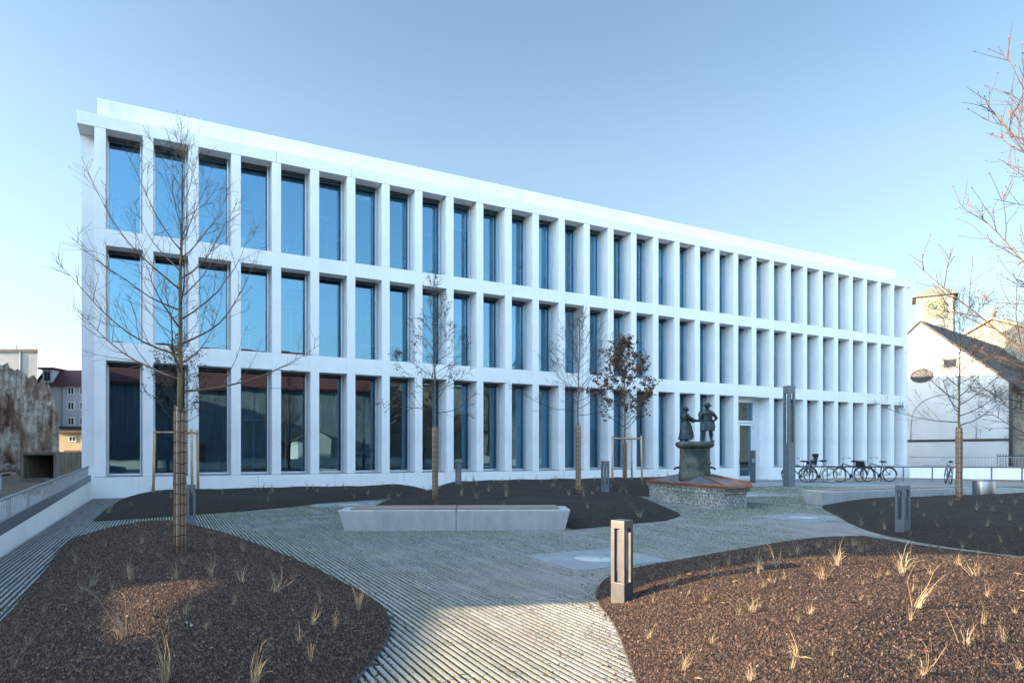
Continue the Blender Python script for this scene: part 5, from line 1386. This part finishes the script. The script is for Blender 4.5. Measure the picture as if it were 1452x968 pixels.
def boxhouse(name, zd, u0, u1, vtop, depth, lab, mat, cat='building', group=None, roof=None, wins=(), par=None):
    t = frame_at(name, zd, lab, cat, group)
    z1 = ZV(vtop, zd); x0, x1 = lx(u0, zd), lx(u1, zd)
    m = MB(); m.prism([(x0, 0), (x1, 0), (lx(u1 - 2, zd + depth), depth), (x0*1.1, depth)], -.3, z1); m.build('wall', M[mat], t)
    for (u, v, pw, ph) in wins:
        x, z, a, b = lx(u, zd), ZV(v, zd), pw/PXF*zd/2, ph/PXF*zd/2
        m = MB(); m.box(x-a-.1, x+a+.1, -.05, .02, z-b-.1, z+b+.1); f = m.build('window', M['win_frame'], t)
        m = MB(); m.box(x-a, x-.05, -.06, -.045, z-b, z+b); m.box(x+.05, x+a, -.06, -.045, z-b, z+b); m.build('pane', M['win_dark'], f)
    return t, x0, x1, z1
t, x0, x1, z1 = boxhouse('grey_block', 66, -60, 53, 499, 14, 'grey flat roofed block behind the ruined wall', 'render_grey')
m = MB(); m.prism([(x0 - .2, -.15), (x1 + .15, -.15), (lx(51.3, 80), 14), (x0*1.1, 14)], z1 + .002, z1 + .28); m.build('roof', M['roof_dark'], t)
m = MB(); m.box(lx(29, 66), lx(29.8, 66), -.12, -.002, 0, z1); m.build('downpipe', M['render_bluewhite'], t)
t, x0, x1, z1 = boxhouse('red_roofed_house', 72, 54, 150, 546, 10, 'pale house with dark red roof and dormer left of the library', 'render_bluewhite',
     wins=((101, 554, 7, 9), (101, 575, 7, 9), (101, 597, 7, 9), (118, 554, 7, 9), (118, 575, 7, 9), (118, 597, 7, 9)))
m = MB(); zr = ZV(523, 72)
m.add([(x0-.3, -.5, z1-.1), (x1+.3, -.5, z1-.1), (x1+.3, 1.1, zr), (x0-.1, 1.1, zr), (x1+.3, 10.5, zr+.05), (x0*1.04, 10.5, zr+.05)], [(0,1,2,3),(3,2,4,5),(0,3,5),(1,4,2),(0,5,4,1)]); m.build('roof', M['roof_darkred'], t, fix=True)
m = MB(); xa, xb = lx(62, 72), lx(76, 72); m.box(xa, xb, -.2, 3, z1 + .25, ZV(524, 72)); dm = m.build('dormer', M['render_bluewhite'], t)
m = MB(); m.box(lx(65,72), lx(68.8,72), -.24, -.202, z1+.5, ZV(527,72)); m.box(lx(69.4,72), lx(73,72), -.24, -.202, z1+.5, ZV(527,72)); m.build('dormer_pane', M['win_dark'], dm)
m = MB(); m.box(xa - .3, xb + .3, -.5, 3.2, ZV(524,72) + .003, ZV(521.5,72)); m.build('dormer_roof', M['roof_darkred'], dm)
m = MB(); m.box(lx(88, 72), lx(89.2, 72), -.12, -.002, 0, z1); m.build('downpipe', M['render_grey'], t)
m = MB(); m.box(lx(92, 72), lx(150, 72), -1.3, -.01, ZV(608, 72), ZV(605, 72)); m.build('balcony', M['darkgrey'], t)
t, x0, x1, z1 = boxhouse('yellow_annex', 58, 84, 150, 614, 6, 'low pale yellow annex with brown garage door', 'render_yellow', wins=((103, 622, 8, 5),))
m = MB(); m.box(x0 - .3, x1 + .2, -.4, 6.2, z1 + .002, z1 + .25); m.build('roof', M['roof_dark'], t)
m = MB(); m.box(lx(91, 58), lx(112, 58), -.05, .02, -.2, ZV(638, 58)); m.build('garage_door', M['brown_door'], t)
def culvert():
    p = AT(54, 33.5); t = empty('concrete_culvert', (p.x, p.y, -.06), -YAW + .12); tag(t, 'open ended stained concrete box culvert lying on the bare lot', 'concrete box')
    w, h, L_, th = 1.75, 1.52, 4.6, .16
    m = MB(); a = w/2
    m.box(-a, -a+th, 0, L_, 0, h); m.box(a-th, a, 0, L_, 0, h); m.box(-a+th, a-th, 0, L_, h-th, h-.003); m.box(-a+th, a-th, 0, L_, 0, th); m.build('shell', M['old_concrete'], t, bevel=.02)
    m = MB(); m.box(-a+th, a-th, L_-.1, L_-.02, th, h-th); m.build('back_panel', M['inner_dark'], t)  # plain dark panel closing the far end
culvert()

# ------------------------------------------------------------------ behind and beside the camera: what the panes mirror and what shades the plaza
def house(name, x0, x1, y0, y1, h, lab, mat, roofmat='roof_dark', group=None, faces=(), slant=0):
    t = empty(name, (0, 0, 0)); tag(t, lab, 'building', group)
    m = MB(); m.prism([(x0, y0 + slant), (x1, y0), (x1, y1), (x0, y1)], -.3, h); m.build('wall', M[mat], t)
    m = MB(); m.prism([(x0 - .1, y0 + slant - .02), (x1 + .05, y0 - .02), (x1 + .05, y1 + .1), (x0 - .1, y1 + .1)], h + .002, h + .35); m.build('roof', M[roofmat], t)
    for f in faces:
        k = 0; z = 1.4
        while z < h - 1.8:
            if f == 'e':
                y = y0 + 1.2
                while y < y1 - 1.5:
                    m = MB(); m.box(x1 - .05, x1 + .04, y, y + 1.1, z, z + 1.5); w = m.build('window', M['win_frame'], t); m = MB(); m.box(x1 + .041, x1 + .05, y + .08, y + 1.02, z + .08, z + 1.42); m.build('pane', M['win_dark'], w); y += 3.2
            z += 3.0
house('sun_block_house', -30, -14, -12.8, 44, 15.2, 'unseen windowed block beside the ramp, shaped to shade the plaza', 'render_grey', group='unseen sun blocks left of the plaza', faces=('e',), slant=7.5)  # unseen sun blocker; near side slanted to let light onto the foreground
house('sun_block_house', -34, -16, -35.5, -19.6, 13.5, 'smaller unseen block added to shade the ground behind the plaza', 'render_bluewhite', group='unseen sun blocks left of the plaza', faces=('e',))  # added out of view to block the sun behind the plaza
house('sun_block_house', -34, -16, -76, -46.5, 13.5, 'unseen block added to keep the sun off the barn', 'render_bluewhite', group='unseen sun blocks left of the plaza', faces=('e',))  # added out of view; the gap before it lets sun reach the shed
def side_wall():  # added out of view to shade the left bed; slot cut for the lit patch
    o = W(-11.96, 0); t = empty('sun_slot_wall', (o.x, o.y, 0), -YAW); tag(t, 'tall unseen wall added left of the plaza, its slot shaping the lit patch', 'wall')
    m = MB(); y0, a, b, y1 = -9.0, 2.42, 4.55, 4.75
    def pan(p):
        n = len(p); vs = [(-.1, y, z) for y, z in p] + [(.1, y, z) for y, z in p]
        m.add(vs, [tuple(range(n)), tuple(reversed(range(n, 2*n)))] + [(i, n+i, n+(i+1) % n, (i+1) % n) for i in range(n)])
    zt = 3.05
    pan([(y0, -.3), (a, -.3), (a, zt), (y0, zt)]); pan([(a, -.3), (b, -.3), (b, 2.50), (a, 2.84)]); pan([(a, 2.97), (b, 2.90), (b, zt), (a, zt)]); pan([(b, -.3), (y1, -.3), (y1, 2.5), (b, 2.5)])
    m.build('wall_body', M['ruin'], t)
side_wall()
def barn():
    x0, x1, y0, y1, h, hr = -14.0, 25.0, -78.0, -62.0, 9.9, 15.0
    t = empty('barn', (0, 0, 0)); tag(t, 'long grey boarded barn with red tiled roof facing the library', 'barn')
    m = MB(); m.box(x0, x1, y0, y1, -.3, h); ym = (y0+y1)/2
    m.add([(x0, y0, h), (x0, y1, h), (x0, ym, hr)], [(0,1,2)]); m.add([(x1, y0, h), (x1, y1, h), (x1, ym, hr)], [(0,2,1)]); m.build('wall', M['barnwood'], t)
    m = MB(); z0 = h - .45
    m.add([(x0-.5, y1+.7, z0), (x1+.5, y1+.7, z0), (x1+.5, ym, hr), (x0-.5, ym, hr), (x0-.5, y0-.7, z0), (x1+.5, y0-.7, z0)] + [(x0-.5, y1+.7, z0+.2), (x1+.5, y1+.7, z0+.2), (x1+.5, ym, hr+.2), (x0-.5, ym, hr+.2), (x0-.5, y0-.7, z0+.2), (x1+.5, y0-.7, z0+.2)],
          [(0,1,2,3),(3,2,5,4),(6,9,8,7),(9,10,11,8),(0,6,7,1),(4,5,11,10),(0,3,9,6),(3,4,10,9),(1,7,8,2),(2,8,11,5)]); m.build('roof', M['roof_red'], t, fix=True)
    for x in (-8, 2, 12):
        m = MB(); m.box(x, x + 2.6, y1 - .05, y1 + .06, 0, 3.0); m.build('door', M['brown_door'], t)
    t = empty('shed', (0, 0, 0)); tag(t, 'small white shed with grey pitched roof before the barn', 'shed')
    a0, a1, b0, b1 = 13.2, 17.6, -56, -51; m = MB(); m.box(a0, a1, b0, b1, -.3, 2.9); am = (a0+a1)/2
    m.add([(a0, b1, 2.9), (a1, b1, 2.9), (am, b1, 4.2)], [(0,1,2)]); m.add([(a0, b0, 2.9), (a1, b0, 2.9), (am, b0, 4.2)], [(0,2,1)]); m.build('wall', M['render_white'], t)
    m = MB(); m.add([(a0-.3, b0-.3, 2.8), (a0-.3, b1+.3, 2.8), (am, b1+.3, 4.3), (am, b0-.3, 4.3), (a1+.3, b1+.3, 2.8), (a1+.3, b0-.3, 2.8)], [(0,1,2,3),(3,2,4,5)]); m.build('roof', M['roof_dark'], t)
    t = empty('roadside_wall', (0, 0, 0)); tag(t, 'low white wall along the street behind the plaza', 'wall')
    m = MB(); m.box(-13, 60, -47.2, -47, -.3, .75); m.build('wall_body', M['render_white'], t); m = MB(); m.box(-13, 60, -47.25, -46.95, .752, .82); m.build('coping', M['concrete'], t)
barn()
house('brick_house', 29, 120, -84, -68, 11.5, 'long brown brick house behind the trees on the far side of the street', 'stone_brown', 'roof_red')
for i, (x, y, h, r, lab) in enumerate(((24.5, -50, 13.5, .42, 'large bare tree with thick trunk behind the plaza, nearest the barn'), (31, -53, 12, .32, 'large bare tree behind the plaza, middle of three'), (38.5, -55, 13, .34, 'large bare tree behind the plaza, farthest from the barn'))):
    tree('large_tree', Vector((x, y, -.06)), lab, 60+i, h, r, 3.4, 3.8, 30, (7, 10), (3, 5), group='large trees behind the plaza', a0=10, a1=60, lift=.04, twig='twig_warm', thin=6, bud=False, leaf='leaf_brown', leafn=1600, leafs=.22)

# desks with screens close behind some panes
def desk(n, lv, lab):
    z = (Z['p'], Z['t1'], Z['t2'])[lv] + .005
    t = empty('office_desk', (X0 + n*BAY + .1, 1.75, z)); tag(t, lab, 'desk', 'desks behind the library windows')
    m = MB(); m.box(0, 1.7, -.4, .4, .72, .75); m.build('desk_top', M['lampwhite'], t, bevel=.004)
    for x in (.08, 1.58):
        m = MB(); m.box(x, x + .04, -.36, .36, 0, .72); m.build('leg', M['alu_light'], t)
    s = empty('monitor', (X0 + n*BAY + .75, 1.8, z + .752)); tag(s, 'flat screen standing on the ' + lab, 'monitor', 'screens on the office desks')
    m = MB(); m.box(-.28, .28, -.015, .015, .12, .48); m.build('screen', M['darkgrey'], s, bevel=.004)
    m = MB(); m.box(-.02, .02, .016, .03, .01, .3); m.box(-.12, .12, -.08, .1, 0, .01); m.build('stand', M['alu_light'], s)
for n, lv, lab in ((0, 2, 'white desk in the leftmost top floor window'), (3, 2, 'white desk in the fourth top floor window'), (7, 2, 'white desk in the eighth top floor window'), (2, 1, 'white desk in the third middle floor window'), (6, 1, 'white desk in the seventh middle floor window'), (6, 0, 'white desk in the seventh ground floor window')):
    desk(n, lv, lab)

# fallen leaves and bits of straw lying about
def litter(n):
    rs = np.random.RandomState(21); rr = random.Random(9)
    zd = 3.6 + 18 * rs.rand(n) ** 1.5; lat = rs.uniform(-1, 1, n) * zd * .8
    x = zd*SY + lat*CY; y = -CD + zd*CY - lat*SY
    q = np.stack([x, y], 1); q = q[(x > PX0 + .2) & (y < -.4)]
    zz = np.full(len(q), .003)
    for b in (bedA, bedB, bedC, bedE, bedF):
        k = b.inside(q)
        if k.any(): zz[k] = b.z(q[k]) + .010
    vs, fs, vals = [], [], []
    for (px, py), pz in zip(q, zz):
        p = Vector((px, py, pz + .006)); a = Vector((rr.gauss(0,1), rr.gauss(0,1), rr.gauss(0,.18))).normalized(); b = Vector((-a.y, a.x, rr.gauss(0,.25))).normalized()
        if rr.random() < .55: s1, s2 = rr.uniform(.018, .034), .42
        else: s1, s2 = rr.uniform(.04, .09), .025
        o = len(vs); up = Vector((0, 0, s1*.12))
        vs += [p - a*s1*.5, p + b*s1*s2 + up, p + a*s1*.5, p - b*s1*s2 + up]
        fs += [(o, o+1, o+2), (o, o+2, o+3)]; v = rr.random(); vals += [v, v]
    me = bpy.data.meshes.new('fallen_leaves'); me.from_pydata([tuple(v) for v in vs], [], fs); me.materials.append(M['litter']); me.update()
    o = bpy.data.objects.new('fallen_leaves', me); COL.objects.link(o); set_rnd(o, vals); tag(o, 'scattered dry leaves and straw bits on paving and beds', 'leaf litter', kind='stuff')
M['litter'] = rnd_mat('dry_leaf_litter', [(0, (.07,.04,.022)), (.5, (.15,.095,.055)), (1, (.30,.23,.15))], .8)
litter(900)
